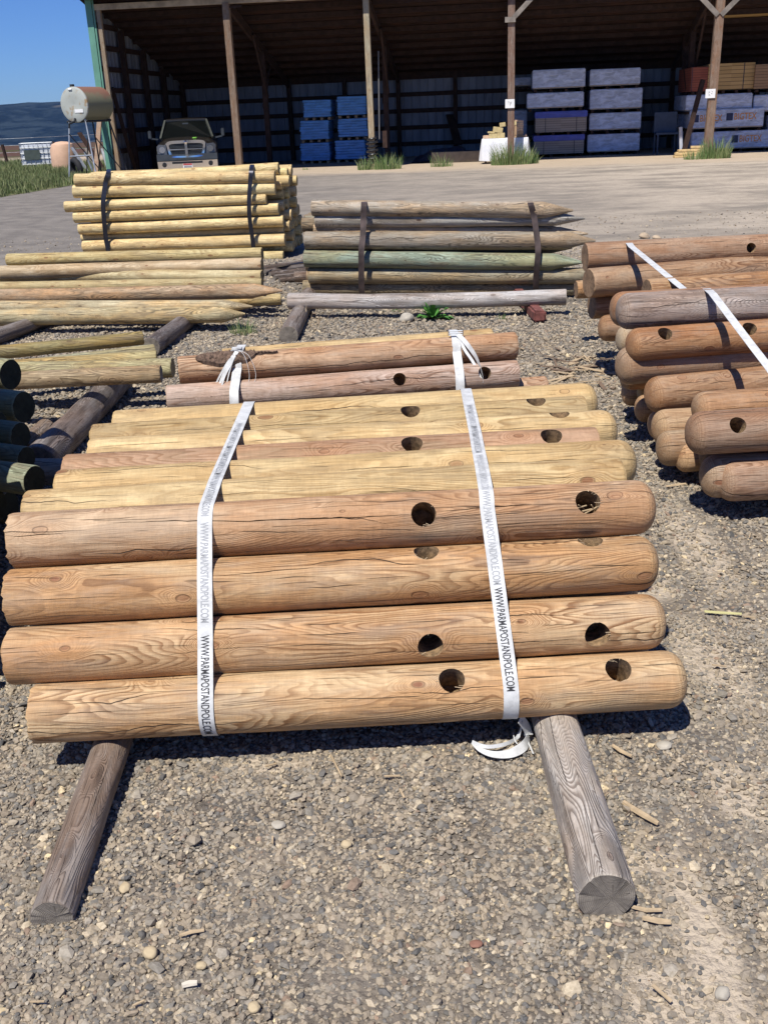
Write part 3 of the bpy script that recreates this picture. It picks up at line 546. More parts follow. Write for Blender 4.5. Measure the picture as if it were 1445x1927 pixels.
# chain of circles (y, z) of the outer posts: front face and top layer
def strappath(xs_lr):
    """contact points over the outline of the bundle; x from xs_lr(s)"""
    cen = []
    for lg in (F1, F2, F3, F4): cen.append(lg)
    pts = []
    def yz(lg, x):
        A0 = lg.matrix_world @ Vector((-.5, 0, 0)); B0 = lg.matrix_world @ Vector((.5, 0, 0)); f = (x-A0.x)/(B0.x-A0.x); q = A0.lerp(B0, f); return q
    return yz
yz = strappath(None)
def front_strap(x_bot, x_mid, x_back, label):
    c1 = yz(F1, x_bot); c4 = yz(F4, x_mid); a, b_ = TOPS[-1]; f = (x_back-a.x)/(b_.x-a.x); cA = a.lerp(b_, f)
    r = .0795; fn = atan2(.5, -.866)           # outward normal of the sloping front face
    d = Vector((0, c4.y-c1.y, c4.z-c1.z)).normalized(); fn = Vector((0, -d.z, d.y))
    a0 = atan2(fn.z, fn.y); pts = []
    for k in range(9):                          # round the underside of the lowest post
        an = a0 + (1-k/8)*radians(118); pts.append(Vector((x_bot, c1.y+cos(an)*r, c1.z+sin(an)*r)))
    pts[:] = [p for p in pts]
    P0 = pts[-1]; P1 = Vector((x_mid, c4.y+cos(a0)*r, c4.z+sin(a0)*r))
    mids = []
    for lg, q in ((F2, .33), (F3, .66)):
        p = P0.lerp(P1, q); c = yz(lg, p.x); dd = (Vector((0, p.y, p.z))-Vector((0, c.y, c.z))).dot(fn)
        if dd < r: p += fn*(r-dd)
        mids.append(p)
    pts += mids
    for k in range(9):
        an = a0 - k/8*(a0-pi/2); pts.append(Vector((x_mid+(x_back-x_mid)*k/8*.06, c4.y+cos(an)*r, c4.z+sin(an)*r)))
    p = pts[-1]
    for j, (a, b_) in enumerate(TOPS):
        fx = (j+1)/len(TOPS); x = p.x+(x_back-p.x)*fx; c = a.lerp(b_, (x-a.x)/(b_.x-a.x)); pts.append(Vector((x, c.y, ZT+r)))
    for k in range(1, 7):
        an = pi/2 - k/6*radians(100); pts.append(Vector((x_back, cA.y+cos(an)*r, ZT+sin(an)*r)))
    pts.append(pts[-1]+Vector((0, -.05, -.32)))
    rp = resample(pts, .018); rb = Ribbon(rp, .040, side=(1, 0, 0)); return rb
def xat(px, py, z): return T(px, py, z=z).x
sL = front_strap(xat(394, 1370, .13), T(381, 962, Y=2.5).x, xat(470, 757, .63), '')
sR = front_strap(xat(960, 1340, .13), T(916, 925, Y=2.55).x, xat(873, 725, .63), '')
for nm, rb, lab, st in (('left', sL, 'printed white strap round the left part of the front bundle, bent at the top edge', ((.335, INK1), (.64, INK2), (.93, INK2), (1.19, INK2), (1.44, INK3))),
                    ('right', sR, 'printed white strap round the right part of the front bundle, nearer the bored holes', ((.42, INK1), (.70, INK2), (.98, INK3), (1.27, INK2), (1.53, INK3)))):
    o = rb.mesh(MB()).build('printed_strap', ST_WH, smooth=True); tag(o, lab, 'strap', 'printed straps of the front bundle')
    lettering(rb, st, o)
# loose tail of the strap curled on the gravel
tp = [T(978, 1352, z=.10), T(990, 1368, z=.06), T(994, 1385, z=.03), T(985, 1404, z=.025), T(960, 1418, z=.022), T(930, 1420, z=.022), T(905, 1412, z=.024), T(888, 1398, z=.03)]
def smoothpath(P_, n=8):
    out = []
    for i in range(len(P_)-1):
        p0 = P_[max(0, i-1)]; p1 = P_[i]; p2 = P_[i+1]; p3 = P_[min(len(P_)-1, i+2)]
        for k in range(n):
            t_ = k/n; out.append(.5*((2*p1)+(p2-p0)*t_+(2*p0-5*p1+4*p2-p3)*t_*t_+(3*p1-3*p2+p3-p0)*t_**3))
    return out + [P_[-1]]
sb = MB(); Ribbon(smoothpath(tp), .028, .0012, side=(.2, .5, .8), twist=lambda s: .9*s).mesh(sb, taper=lambda s: 1-.75*s**3)
Ribbon(smoothpath([T(983, 1355, z=.09), T(975, 1385, z=.03), T(950, 1400, z=.03), T(915, 1405, z=.03), T(888, 1396, z=.035)]), .010, .0012, side=(0, .4, .9)).mesh(sb)
Ribbon(smoothpath([T(986, 1380, z=.03), T(995, 1400, z=.02), T(1003, 1418, z=.022)]), .004, .001, side=(1, 0, 0)).mesh(sb)
Ribbon(smoothpath([T(965, 1378, z=.03), T(968, 1392, z=.03), T(973, 1400, z=.022)]), .003, .001, side=(1, 0, 0)).mesh(sb)
tag(sb.build('strap_tail', ST_WH, smooth=True), 'frayed white strap end curled on the gravel under the front bundle', 'strap')
# ---------------------------------------------------------------- skids under the front bundle
SK = (.29, .25, .225)
log('skid_log', T(1143, 1697, z=.05)+Vector((0, .012, 0)), T(1036, 1300, z=.048)+Vector((0, 1.75, 0))-Vector((0, 0, 0)), .062, .060, W_GRY, END_D, 'silver grey weathered skid log under the right side of the front bundle', cat='skid log', group='skid logs', color=(.48, .46, .42), seed=3.1, seg=48, rings=60, rough=.03)
sk2a = T(97, 1728, z=.018); sk2b = T(212, 1402, z=.05)
log('skid_log', sk2a, sk2b+(sk2b-sk2a)*2.2, .048, .055, W_GRY, END_D, 'dark brown cracked skid log under the left side of the front bundle', cat='skid log', group='skid logs', color=(.24, .195, .16), seed=9.4, seg=48, rings=60, rough=.05)
# ---------------------------------------------------------------- second bundle behind
GR = 'posts in the second strapped bundle'
R1a, R1b = T(337, 697, z=.5), T(969, 650, z=.5)
R1 = log('fence_post', R1a, R1b, .066, .066, W_RED, END_B, 'pinkish brown post with a strip of bark on it, atop the second bundle', group=GR, color=(.50, .35, .225), seed=7.7)
log('fence_post', T(315, 752, z=.39), T(972, 703, z=.39), .067, .067, W_RED, END_B, 'greyish pink post with two bored holes on the front of the second bundle', group=GR, holes=[(752, 713, .031, .1), (912, 701, .031, .1)], color=(.47, .36, .29), seed=14.4)
log('fence_post', T(345, 790, z=.28), T(1026, 733, z=.285), .068, .068, W_RED, END_B, 'brown post low on the second bundle, mostly hidden behind the front bundle', group=GR, color=(.50, .34, .22), seed=19.4)
log('fence_post', R1a+Vector((.19, .15, -.005)), R1b+Vector((-.1, .15, -.005)), .066, .064, W_YEL, END_Y, 'yellow post behind the bark strip post on top of the second bundle', group=GR, color=YEL, seed=27)
log('fence_post', R1a+Vector((.12, .07, -.115)), R1b+Vector((.02, .09, -.12)), .066, .066, W_RED, END_B, 'domed post peeking out at the right under the top of the second bundle', group=GR, ends=('flat', 'dome'), color=RED, seed=29)
for i, (dy, dz) in enumerate([(.22, -.12), (.1, -.23), (.24, -.24), (-.0, -.345), (.14, -.35), (.28, -.35)]):
    log('fence_post', R1a+Vector((.05, dy, dz)), R1b+Vector((-.03, dy, dz)), .066, .066, W_RED, END_B, 'post buried inside the second bundle', group='posts buried inside the second bundle', ends=('flat', 'dome'), color=jit(RED), seg=20, rings=8)
# strip of bark
bk = simple('dark_bark', (.13, .085, .06), .95, var=.5, nsc=60, bump=.006); bm = bmesh.new(); N = 64
ax = (R1b-R1a).normalized(); Lr = (R1b-R1a).length; yv = Vector((0, 0, 1)).cross(ax).normalized(); zv = ax.cross(yv)
grid = []
for i in range(N):
    s = i/(N-1); xx = .085 + s*.385; wdt = (.16+1.05*sin(pi*min(1, s*1.35))**.6 if s < .72 else .32*(1.15-s)) ; row = []
    for k in range(9):
        an = radians(124) + (k/8-.5)*wdt*1.25 + .18*noise.noise(Vector((s*9, k*.4, 1))) - s*.05
        rr = .0665 + (.009+.014*abs(noise.noise(Vector((s*40, k*.9, 5)))) if 0 < k < 8 else 0)
        row.append(bm.verts.new(R1a + ax*xx + (-yv*-cos(an) + zv*sin(an))*rr))
    grid.append(row)
for i in range(N-1):
    for k in range(8): bm.faces.new((grid[i][k], grid[i+1][k], grid[i+1][k+1], grid[i][k+1]))
me = bpy.data.meshes.new('bark_strip'); bm.to_mesh(me); bm.free(); me.materials.append(bk); o = link_mesh('bark_strip', me); o.parent = R1; o.matrix_parent_inverse = R1.matrix_world.inverted()
# its plain straps
def yzr(o_, x):
    A0 = o_.matrix_world @ Vector((-.5, 0, 0)); B0 = o_.matrix_world @ Vector((.5, 0, 0)); return A0.lerp(B0, (x-A0.x)/(B0.x-A0.x))
def rear_strap(pxt, pxb, lab, knot):
    xt = T(*pxt, Y=4.8).x; xb = T(*pxb, Y=4.5).x; c = yzr(R1, xt); r = .069; pts = [Vector((xt, c.y+.17, .5+r*.95))]
    for k in range(8):
        an = radians(95 + k*80/7); pts.append(Vector((xt, c.y+cos(an)*r, c.z+sin(an)*r)))
    c2 = Vector((xb, c.y-.065-.06, .39)); pts.append(Vector((xb+.35*(xt-xb), c.y-.205, .43))); pts.append(Vector((xb+.25*(xt-xb), c.y-.222, .39))); pts.append(Vector((xb, c.y-.235, .27))); pts.append(Vector((xb, c.y-.24, .12)))
    mb = MB(); Ribbon(resample(pts, .03), .042, .0014).mesh(mb); kp = Vector((xt, c.y-.012, c.z+r+.004))
    return mb, kp, c
mb, kp, c = rear_strap((450, 655), (438, 750), '', True)
for k, (dx, dz, w) in enumerate([(-.09, -.16, .02), (-.07, -.14, .014), (-.11, -.20, .01), (-.06, -.19, .008), (-.125, -.19, .012)]):
    Ribbon(smoothpath([kp+Vector((0, -.02, .004)), kp+Vector((dx*.35, -.075, -.04)), kp+Vector((dx*.75, -.115, dz*.62)), kp+Vector((dx, -.15, dz))]), w, .001, side=(1, .2, 0)).mesh(mb, taper=lambda s: 1-.6*s)
for sgn, l in ((1, .06), (1, .09)):
    mb.tube(smoothpath([kp+Vector((.01, -.02, .01)), kp+Vector((sgn*l*.7, -.07, -.01)), kp+Vector((sgn*l, -.10, -.09)), kp+Vector((sgn*l*.8, -.13, -.15))]), .0011, 4)
for dz, rx in ((.003, 0), (.010, .2), (.016, -.15)): mb.box(kp+Vector((.0, 0, dz)), (.062-dz, .02, .006), rz=rx)
tag(mb.build('plain_strap', ST_WH, smooth=True), 'plain white strap with a frayed knot at the left of the second bundle', 'strap', 'plain straps of the second bundle')
mb, kp, c = rear_strap((860, 634), (872, 720), '', True)
Ribbon(smoothpath([kp+Vector((.01, -.01, .008)), kp+Vector((.05, -.07, -.03)), kp+Vector((.09, -.12, -.09)), kp+Vector((.115, -.15, -.17)), kp+Vector((.12, -.155, -.2))]), .022, .001, side=(1, .1, .2), twist=lambda s: 2.2*s).mesh(mb)
Ribbon(smoothpath([kp+Vector((.012, -.01, .004)), kp+Vector((.035, -.075, -.05)), kp+Vector((.075, -.12, -.11)), kp+Vector((.11, -.15, -.19))]), .014, .001, side=(1, .1, .2)).mesh(mb)
o = mb.build('plain_strap', ST_WH, smooth=True); tag(o, 'plain white strap with wire buckle and dangling tail, right side of the second bundle', 'strap', 'plain straps of the second bundle')
bu = MB(); 
for dz in (.004, .014, .024): bu.tube([kp+Vector((-.034, -.008, dz)), kp+Vector((.034, -.008, dz))], .0035, 6)
for dx in (-.034, .034): bu.tube([kp+Vector((dx, -.008, .004)), kp+Vector((dx, -.008, .028))], .0035, 6)
b2 = bu.build('buckle', simple('galvanised_wire', (.5, .52, .53), .35, metal=.8)); b2.parent = o
# ---------------------------------------------------------------- yellow bundle, far left
GY = 'yellow poles in the tall banded bundle'
YB = (.68, .555, .29)
def yb(x0, y0, x1, y1, d, Y0=12.72, Y1=12.50, lab='', colr=YB, grp=GY, dy=0, sd=None):
    a = T(x0, y0, Y=Y0+dy); b_ = T(x1, y1, Y=Y1+dy); return log('fence_pole', a, b_, d/2, d/2*.97, W_YEL, END_Y, lab, cat='wood pole', group=grp, color=jit(colr, .05), seg=24, rings=20, rough=.03, seed=sd)
yb(143, 339, 518, 333, .152, lab='topmost front pole of the tall yellow bundle')
yb(140, 360, 519, 355, .148, lab='second pole from the top on the face of the tall yellow bundle')
yb(124, 389, 502, 373, .128, lab='pole of the tall yellow bundle that sticks out farthest to the left')
yb(141, 409, 525, 393, .135, lab='fourth pole from the top on the face of the tall yellow bundle')
yb(150, 431, 534, 416, .135, lab='fifth pole from the top of the tall yellow bundle face, above the shaded gap')
yb(155, 447, 535, 432, .11, dy=.10, lab='recessed shaded pole in the face of the tall yellow bundle')
yb(158, 464, 537, 451, .142, lab='sixth lit pole from the top, low on the face of the tall yellow bundle')
yb(168, 488, 534, 482, .13, lab='lowest pole of the tall yellow bundle, seen behind the long poles')
yb(206, 336, 525, 317, .14, dy=.20, lab='upper back pole on top of the tall yellow bundle')
yb(160, 344, 545, 340, .125, dy=.16, lab='pole of the tall yellow bundle that sticks out farthest to the right')
for r_ in range(8):
    for k in range(1, 7):
        z = .12 + r_*.121; y = 12.62 + k*.145 + (.07 if r_ % 2 else 0)
        xo = rng.uniform(-.05, .05)
        log('fence_pole', (-3.48+xo, y+.1, z), (-1.02+xo+k*.012, y-.1, z), .064, .062, W_YEL, END_Y, 'pole inside the tall yellow bundle, only its stacked right end showing', cat='wood pole', group='inner poles of the tall yellow bundle', color=jit(YB), seg=14, rings=5)
def band(pts, w, m, name, lab, grp, th=.002, side=(1, 0, 0), back=None):
    P_ = smoothpath(pts, 5); mb = MB(); Ribbon(P_, w, th, side=side).mesh(mb); return tag(mb.build(name, m, smooth=True), lab, 'strap', grp)
def fp(px, py, Y): return T(px, py, Y=Y)
band([fp(206, 318, 12.95), fp(204, 326, 12.62), fp(199, 345, 12.60), fp(195, 375, 12.57), fp(195, 395, 12.57), fp(197, 420, 12.58), fp(200, 450, 12.60), fp(204, 472, 12.60), fp(204, 500, 12.62)], .055, ST_DK, 'steel_band', 'bowed dark steel band near the left ends of the tall yellow bundle', 'steel bands of the tall yellow bundle')
band([fp(475, 308, 12.8), fp(473, 318, 12.44), fp(471, 345, 12.40), fp(469, 380, 12.38), fp(470, 410, 12.38), fp(474, 440, 12.39), fp(477, 465, 12.40), fp(478, 495, 12.42)], .05, ST_DK, 'steel_band', 'dark steel band near the right ends of the tall yellow bundle', 'steel bands of the tall yellow bundle')
band([T(497, 516, z=.02), T(512, 506, z=.05), T(535, 500, z=.07), T(560, 495, z=.06), T(585, 492, z=.03)], .05, ST_DK, 'steel_band', 'loose dark steel band arching over the ground right of the tall yellow bundle', 'loose steel bands', side=(0, 1, 0))
for k in range(5):
    log('skid_pole', T(490+k*9, 506+k*5.5, z=.03), T(573+k*4, 494+k*7, z=.03), .032, .03, W_GRY, END_D, ['topmost','second','middle','fourth','lowest'][k]+' of five small dark sticks lying between the yellow and green bundles', cat='stick', group='dark sticks on the ground', color=(.14, .11, .09), seg=12, rings=6)
# ---------------------------------------------------------------- green bundle
GG = 'pointed posts in the green and grey bundle'
def gb(x0, y0, x1, y1, d, lab, colr, m=W_GRN, dy=0, sd=None, ends=('flat', 'point'), em=END_G, tip=.26, d1=None):
    return log('pointed_post', T(x0, y0, Y=9.42+dy), T(x1, y1, Y=9.02+dy), d/2, (d1 or d*.93)/2, m, em, lab, cat='pointed post', group=GG, ends=ends, color=colr, seg=30, rings=24, rough=.035, seed=sd, tip=tip)
gb(588, 391, 1078, 396, .145, 'greyish brown pointed post on top of the green bundle', (.38, .345, .285), sd=101)
gb(594, 415, 1100, 411, .125, 'pale silvery post with a mossy left end, second from the top of the green bundle', (.46, .44, .38), W_GRY, sd=111, dy=.02)
gb(592, 432, 1106, 440, .115, 'tan post wedged behind the thick brown one in the green bundle', (.46, .39, .29), sd=121, dy=.06)
gb(575, 453, 1120, 453, .165, 'thick dark brown post with swirling grain in the middle of the green bundle', (.30, .27, .22), sd=133, dy=-.03)
gb(574, 486, 1096, 494, .155, 'bright green stained pointed post of the green bundle', (.25, .31, .235), sd=147, dy=-.05)
gb(582, 518, 1098, 519, .15, 'olive brown post below the bright green one', (.33, .30, .21), sd=151, ends=('flat', 'flat'), dy=-.02)
gb(572, 541, 1079, 542, .14, 'shaded recessed post at the bottom of the green bundle', (.30, .26, .17), sd=160, ends=('flat', 'flat'), dy=.05)
for r_ in range(5):
    for k in range(1, 5):
        z = .16+r_*.127; y = 9.25+k*.15+(.07 if r_ % 2 else 0)
        log('pointed_post', (-.62+rng.uniform(-.03, .03), y+.17, z), (1.75+rng.uniform(-.05, .05), y-.2, z), .066, .063, W_GRN, END_G, 'post inside the green bundle behind its front row', cat='pointed post', group='inner posts of the green bundle', ends=('flat', 'point'), color=jit((.28, .25, .18)), seg=14, rings=5)
band([fp(686, 378, 9.5), fp(685, 383, 9.22), fp(684, 410, 9.20), fp(683, 440, 9.16), fp(680, 470, 9.12), fp(680, 500, 9.12), fp(680, 530, 9.14), fp(681, 556, 9.17)], .052, ST_RU, 'rusty_band', 'rusty brown steel band near the left ends of the green bundle', 'steel bands of the green bundle')
band([fp(996, 378, 9.3), fp(998, 383, 9.02), fp(1004, 405, 9.01), fp(1009, 440, 8.97), fp(1012, 470, 8.93), fp(1010, 500, 8.92), fp(1008, 525, 8.94), fp(1008, 552, 8.98)], .05, ST_RU, 'rusty_band', 'dark steel band bowing out near the pointed ends of the green bundle', 'steel bands of the green bundle')
log('weathered_log', T(543, 567, z=.15), T(1065, 559, z=.15), .066, .062, W_GRY, END_D, 'whitish grey log with flecks of bark lying in front of the green bundle', cat='log', color=(.46, .44, .42), seed=171, rough=.06, bow=-.012, seg=32, rings=50)
log('skid_log', T(543, 632, z=.05), T(575, 570, z=.06)+Vector((.03, 1.0, 0)), .075, .07, W_GRY, END_D, 'dark grey skid log under the left end of the green bundle', cat='skid log', group='skid logs', color=(.22, .185, .16), seed=175, seg=24)
redp = simple('red_painted_wood', (.17, .06, .05), .8, nsc=20, var=.4, bump=.003)
mb = MB(); a = T(1016, 596, z=.055); d_ = Vector((-.02, 1, 0)); mb.bar(a, a+d_*1.1, .10, .09)
o = mb.build('red_timber', redp, bevel=.016); tag(o, 'red painted square timber sticking out under the right end of the grey log', 'timber')
log('skid_log', T(555, 521, z=.08), T(575, 521, z=.08)+Vector((.3, 0, 0)), .055, .055, W_GRY, END_B, 'short brown log end left of the green bundle', cat='skid log', group='skid logs', color=(.28, .22, .18), seed=178, seg=20)
# ---------------------------------------------------------------- long poles at the left
GM = 'long poles in the low pile at the left'
def ml(pl, pr, zl, zr, r, lab, colr, ends=('flat', 'flat'), m=W_GRN, sd=None, em=END_Y, ext=0, tip=.25, r1=None):
    a = T(*pl, z=zl); b_ = T(*pr, z=zr); a = a + (a-b_).normalized()*ext
    return log('long_pole', a, b_, r, r1 or r, m, em, lab, cat='wood pole', group=GM, ends=ends, color=colr, seg=30, rings=40, rough=.04, seed=sd, tip=tip)
PC = (.46, .39, .235)
ml((16, 489), (494, 478), .47, .47, .055, 'uppermost yellow pole of the low left pile', (.50, .42, .21), sd=201, m=W_YEL)
ml((2, 513), (494, 498), .38, .40, .06, 'pale brown pole second from the back of the low left pile', (.50, .40, .26), sd=203, m=W_YEL, ext=.3)
ml((0, 520), (494, 519), .33, .33, .062, 'yellow pole with shiny knots in the middle of the low left pile', (.50, .43, .25), sd=205, m=W_YEL, ext=.3, r1=.05)
ml((0, 541), (494, 533), .28, .27, .05, 'thin yellow green pole half covered in the low left pile', (.44, .37, .20), sd=207, m=W_YEL, ext=.3)
ml((0, 558), (532, 547), .22, .24, .062, 'brown pole with a dark pointed end in the low left pile', (.42, .31, .20), ('flat', 'point'), sd=209, ext=.35, em=END_B, tip=.26)
ml((0, 578), (476, 577), .16, .19, .055, 'narrow pale pole with a pale point behind the frontmost one', (.44, .38, .24), ('flat', 'point'), sd=211, ext=.3)
ml((0, 597), (462, 591), .135, .135, .068, 'thick frontmost pole with a green tinted point in the low left pile', (.45, .39, .235), ('flat', 'point'), sd=213, ext=.35, tip=.2)
ml((300, 575), (529, 563), .12, .12, .05, 'short yellow pole end low under the dark pointed tip', (.50, .40, .2), sd=215)
for k in range(6): ml((40, 560-k*12), (455, 560-k*14), .12+k*.025, .12+k*.025, .052, 'pole buried inside the low left pile', PC, sd=217+k)
log('skid_log', T(0, 640, z=.07)-Vector((.25, .5, 0)), T(40, 622, z=.07)+Vector((.1, .6, 0)), .065, .06, W_GRY, END_D, 'dark skid log under the low pile at the left edge of the photo', cat='skid log', group='skid logs', color=(.22, .19, .165), seed=231, seg=24)
log('skid_log', T(284, 653, z=.07), T(322, 615, z=.07)+Vector((.15, .9, 0)), .07, .065, W_GRY, END_D, 'dark skid log under the right part of the low left pile', cat='skid log', group='skid logs', color=(.18, .15, .135), seed=233, seg=24)
sliver('wood_scrap', [(313, 648), (328, 640), (345, 630)], .08, .02, simple('grey_scrap', (.17, .13, .11), .9), 'flat dark wood scrap beside the skid of the low left pile', 'wood scrap')
# second small group
def nl(pl, pr, z, r, lab, colr, m=W_GRN, sd=None, ext=.0, zr=None, em=END_Y):
    a = T(*pl, z=z); b_ = T(*pr, z=zr if zr is not None else z); a = a + (a-b_).normalized()*ext
    return log('long_pole', a, b_, r, r, m, em, lab, cat='wood pole', group='greenish poles near the left edge', color=colr, seg=28, rings=30, rough=.04, seed=sd)
nl((0, 663), (270, 636), .16, .048, 'olive pole lying alone behind the other greenish poles', (.28, .245, .11), sd=241, ext=.5)
nl((60, 690), (291, 661), .20, .05, 'grey green pole end between the olive pole and the front poles', (.33, .34, .23), sd=243, ext=.5)
nl((37, 692), (296, 674), .26, .05, 'yellowish pole behind the front pair of greenish poles', (.40, .34, .17), sd=245, ext=.6)
nl((37, 700), (326, 692), .25, .058, 'pale green yellow pole reaching to the end of the second bundle', (.42, .38, .21), sd=247, ext=.6)
nl((39, 716), (304, 703), .28, .050, 'brown sided front pole of the greenish poles', (.40, .31, .19), sd=249, ext=.6, em=END_D)
log('timber_skid', T(72, 872, z=.075), T(228, 712, z=.085), .088, .082, W_GRY, END_D, 'big dark cracked timber on the gravel running away at the left', cat='skid log', group='skid logs', color=(.20, .165, .145), seed=251, seg=40, rings=50, rough=.06)
log('stub_log', T(42, 850, z=.06), T(88, 806, z=.06), .06, .055, W_GRY, END_B, 'short sawn brown stub beside the big dark timber', cat='log', color=(.27, .20, .14), seed=253, seg=28)
log('grey_log', T(-60, 887, z=.12), T(135, 888, z=.12), .062, .062, W_GRY, END_D, 'light grey rope patterned log behind the left ends of the front bundle', cat='log', color=(.42, .37, .30), seed=255, seg=28)
# dark pile at the left edge: ends facing us
GD = 'green treated logs in the shaded pile at the left edge'
def dl(px, py, t_, r, lab, colr=(.30, .34, .24), e='flat', yaw=-25, ln=2.0, m=W_GRN):
    b_ = T(px, py, t=t_); a = b_ - Vector((cos(radians(yaw)), sin(radians(yaw)), 0))*ln
    return log('treated_log', a, b_, r, r, m, END_G, lab, cat='log', group=GD, ends=('flat', e), color=colr, seg=30, rings=16)
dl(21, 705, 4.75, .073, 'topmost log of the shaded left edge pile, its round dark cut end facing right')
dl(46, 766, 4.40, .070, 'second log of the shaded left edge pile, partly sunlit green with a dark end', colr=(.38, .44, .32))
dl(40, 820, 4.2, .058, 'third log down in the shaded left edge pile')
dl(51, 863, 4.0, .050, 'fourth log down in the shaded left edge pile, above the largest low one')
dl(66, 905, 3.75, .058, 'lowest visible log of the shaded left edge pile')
for i, (x, y, z) in enumerate([(-1.52, 4.15, .18), (-1.50, 3.95, .30), (-1.50, 3.80, .18), (-1.46, 3.62, .52), (-1.48, 3.62, .40), (-1.45, 3.55, .28), (-1.45, 3.4, .15), (-1.42, 3.3, .64), (-1.4, 3.25, .5), (-1.38, 3.1, .38), (-1.36, 3.0, .24), (-1.34, 2.9, .12), (-1.33, 2.85, .6), (-1.3, 2.75, .48), (-1.28, 2.65, .36), (-1.26, 2.55, .2), (-1.42, 3.15, .77), (-1.60, 4.1, .43), (-1.3, 2.6, .7), (-1.5, 3.55, .66), (-1.62, 3.75, .80), (-1.58, 3.60, .90), (-1.55, 3.42, .80), (-1.60, 3.5, 1.0), (-1.52, 3.3, .92), (-1.62, 3.9, .68), (-1.50, 3.2, .78), (-1.56, 3.75, .95), (-1.62, 4.0, .95), (-1.62, 3.9, .82), (-1.64, 4.12, .80), (-1.6, 3.82, 1.05), (-1.66, 4.18, .93), (-1.47, 3.72, .72), (-1.47, 3.6, .86), (-1.45, 3.45, .98)]):  # upper logs are added out of view to cast shade on the visible ones
    log('treated_log', (x-1.9, y+.5, z), (x, y, z), .066, .066, W_GRN, END_G, 'dark log of the left edge pile, upper ones added unseen to shade it', cat='log', group='dark logs low in the left edge pile', ends=('flat', 'flat'), color=jit((.22, .22, .15)), seg=20, rings=8)
# ---------------------------------------------------------------- right pile
GP = 'large brown logs in the pile at the right'
def rl(px, py, qx, qy, z, r, lab, colr=RED, e='dome', holes=(), m=W_RED, sd=None, zr=None, em=END_B, ln=1.75):
    a = T(px, py, z=z); b0 = T(qx, qy, z=zr if zr is not None else z); a.x += 0; b_ = a + (b0-a).normalized()*ln
    return log('large_log', a, b_, r, r, m, em, lab, cat='log', group=GP, ends=(e, 'flat'), color=colr, holes=holes, seg=44, rings=30, seed=sd)
rl(1100, 484, 1445, 467, .72, .087, 'flat ended brown log at the top back of the right pile, with one bored hole', (0.352, 0.239, 0.156), 'flat', [(1413, 466, .03, .1)], sd=301)
rl(1107, 533, 1445, 505, .60, .087, 'flat ended log below the top back log of the right pile', (0.378, 0.261, 0.164), 'flat', sd=303)
rl(1112, 575, 1445, 556, .44, .085, 'shaded flat ended log third down at the back of the right pile', (0.370, 0.252, 0.144), 'flat', sd=305)
rl(1083, 545, 1445, 528, .40, .062, 'narrow flat ended log sticking out behind at the left of the right pile', (0.440, 0.296, 0.160), 'flat', sd=307)
rl(1216, 550, 1445, 534, .68, .068, 'orange log wedged between the back logs and the grey domed log', (0.422, 0.278, 0.152), 'flat', sd=309)
rl(1149, 583, 1445, 566, .64, .085, 'brown domed log end just behind the grey domed log', (0.370, 0.235, 0.144), sd=311)
b1 = rl(1160, 587, 1445, 573, .66, .087, 'silver grey domed log on top of the middle of the right pile', (0.352, 0.287, 0.244), sd=313, m=W_GRY)
rl(1180, 650, 1445, 631, .54, .078, 'orange brown domed log with two bored holes in the right pile', (0.370, 0.213, 0.108), holes=[(1251, 626, .034, .12), (1410, 617, .034, .12)], sd=315)
b3 = rl(1161, 690, 1445, 667, .43, .089, 'weathered tan and brown domed log that reaches farthest left in the lower right pile', (0.352, 0.261, 0.180), sd=317)
rl(1125, 618, 1445, 608, .33, .08, 'dark brown domed log low at the back of the right pile', (0.334, 0.217, 0.128), sd=319)
rl(1160, 640, 1445, 622, .33, .08, 'pale domed log end in the shade under the grey domed log', (0.440, 0.374, 0.272), sd=321)
rl(1166, 704, 1445, 690, .30, .085, 'shaded domed log directly beneath the tan and brown log', (0.370, 0.261, 0.160), sd=323)
rl(1200, 736, 1445, 722, .20, .08, 'low shaded domed log touching the ground behind the orange knotted one', (0.352, 0.287, 0.176), sd=325)
rl(1217, 744, 1445, 722, .33, .087, 'reddish domed log with white chips, right of the sunlit gravel', (0.370, 0.231, 0.132), sd=327)
rl(1228, 806, 1445, 792, .22, .082, 'pale brown domed log partly behind the lowest left dome', (0.422, 0.296, 0.176), sd=329)
rl(1236, 845, 1445, 834, .165, .08, 'low brown domed log resting on the ground left of the front logs', (0.352, 0.261, 0.168), sd=331)
rl(1304, 770, 1445, 760, .42, .07, 'narrow domed log just behind the log with the single bored hole', (0.422, 0.296, 0.184), sd=333)
rl(1292, 817, 1445, 808, .37, .086, 'wavy grained domed log with a single bored hole, front of the right pile', (0.317, 0.217, 0.148), holes=[(1388, 799, .033, .12)], sd=335)
rl(1318, 897, 1445, 892, .175, .088, 'greyish domed log at the very bottom front of the right pile, mostly behind its twin', (0.396, 0.313, 0.232), sd=337)
rl(1349, 906, 1445, 901, .17, .085, 'lowest frontmost domed log of the right pile with a knot on its dome', (0.405, 0.304, 0.232), sd=339)
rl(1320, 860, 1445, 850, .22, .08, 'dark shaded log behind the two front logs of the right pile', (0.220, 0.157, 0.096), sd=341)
for k in range(5):
    rl(1170+k*25, 740+k*30, 1445, 726+k*30, .14, .07, 'log buried at the base of the right pile', RED, sd=343+k)
mb = MB(); Ribbon(resample([T(1196, 452, z=.62), T(1183, 457, z=.80), T(1188, 464, z=.805), T(1236, 503, z=.77), T(1285, 543, z=.725), T(1285, 543, z=.725)+Vector((0, .01, -.14))], .05), .040, .0015, side=(1, .1, 0)).mesh(mb)
tag(mb.build('pile_strap', ST_WH, smooth=True), 'white strap slanting over the back logs of the right pile', 'strap', 'white straps of the right pile')
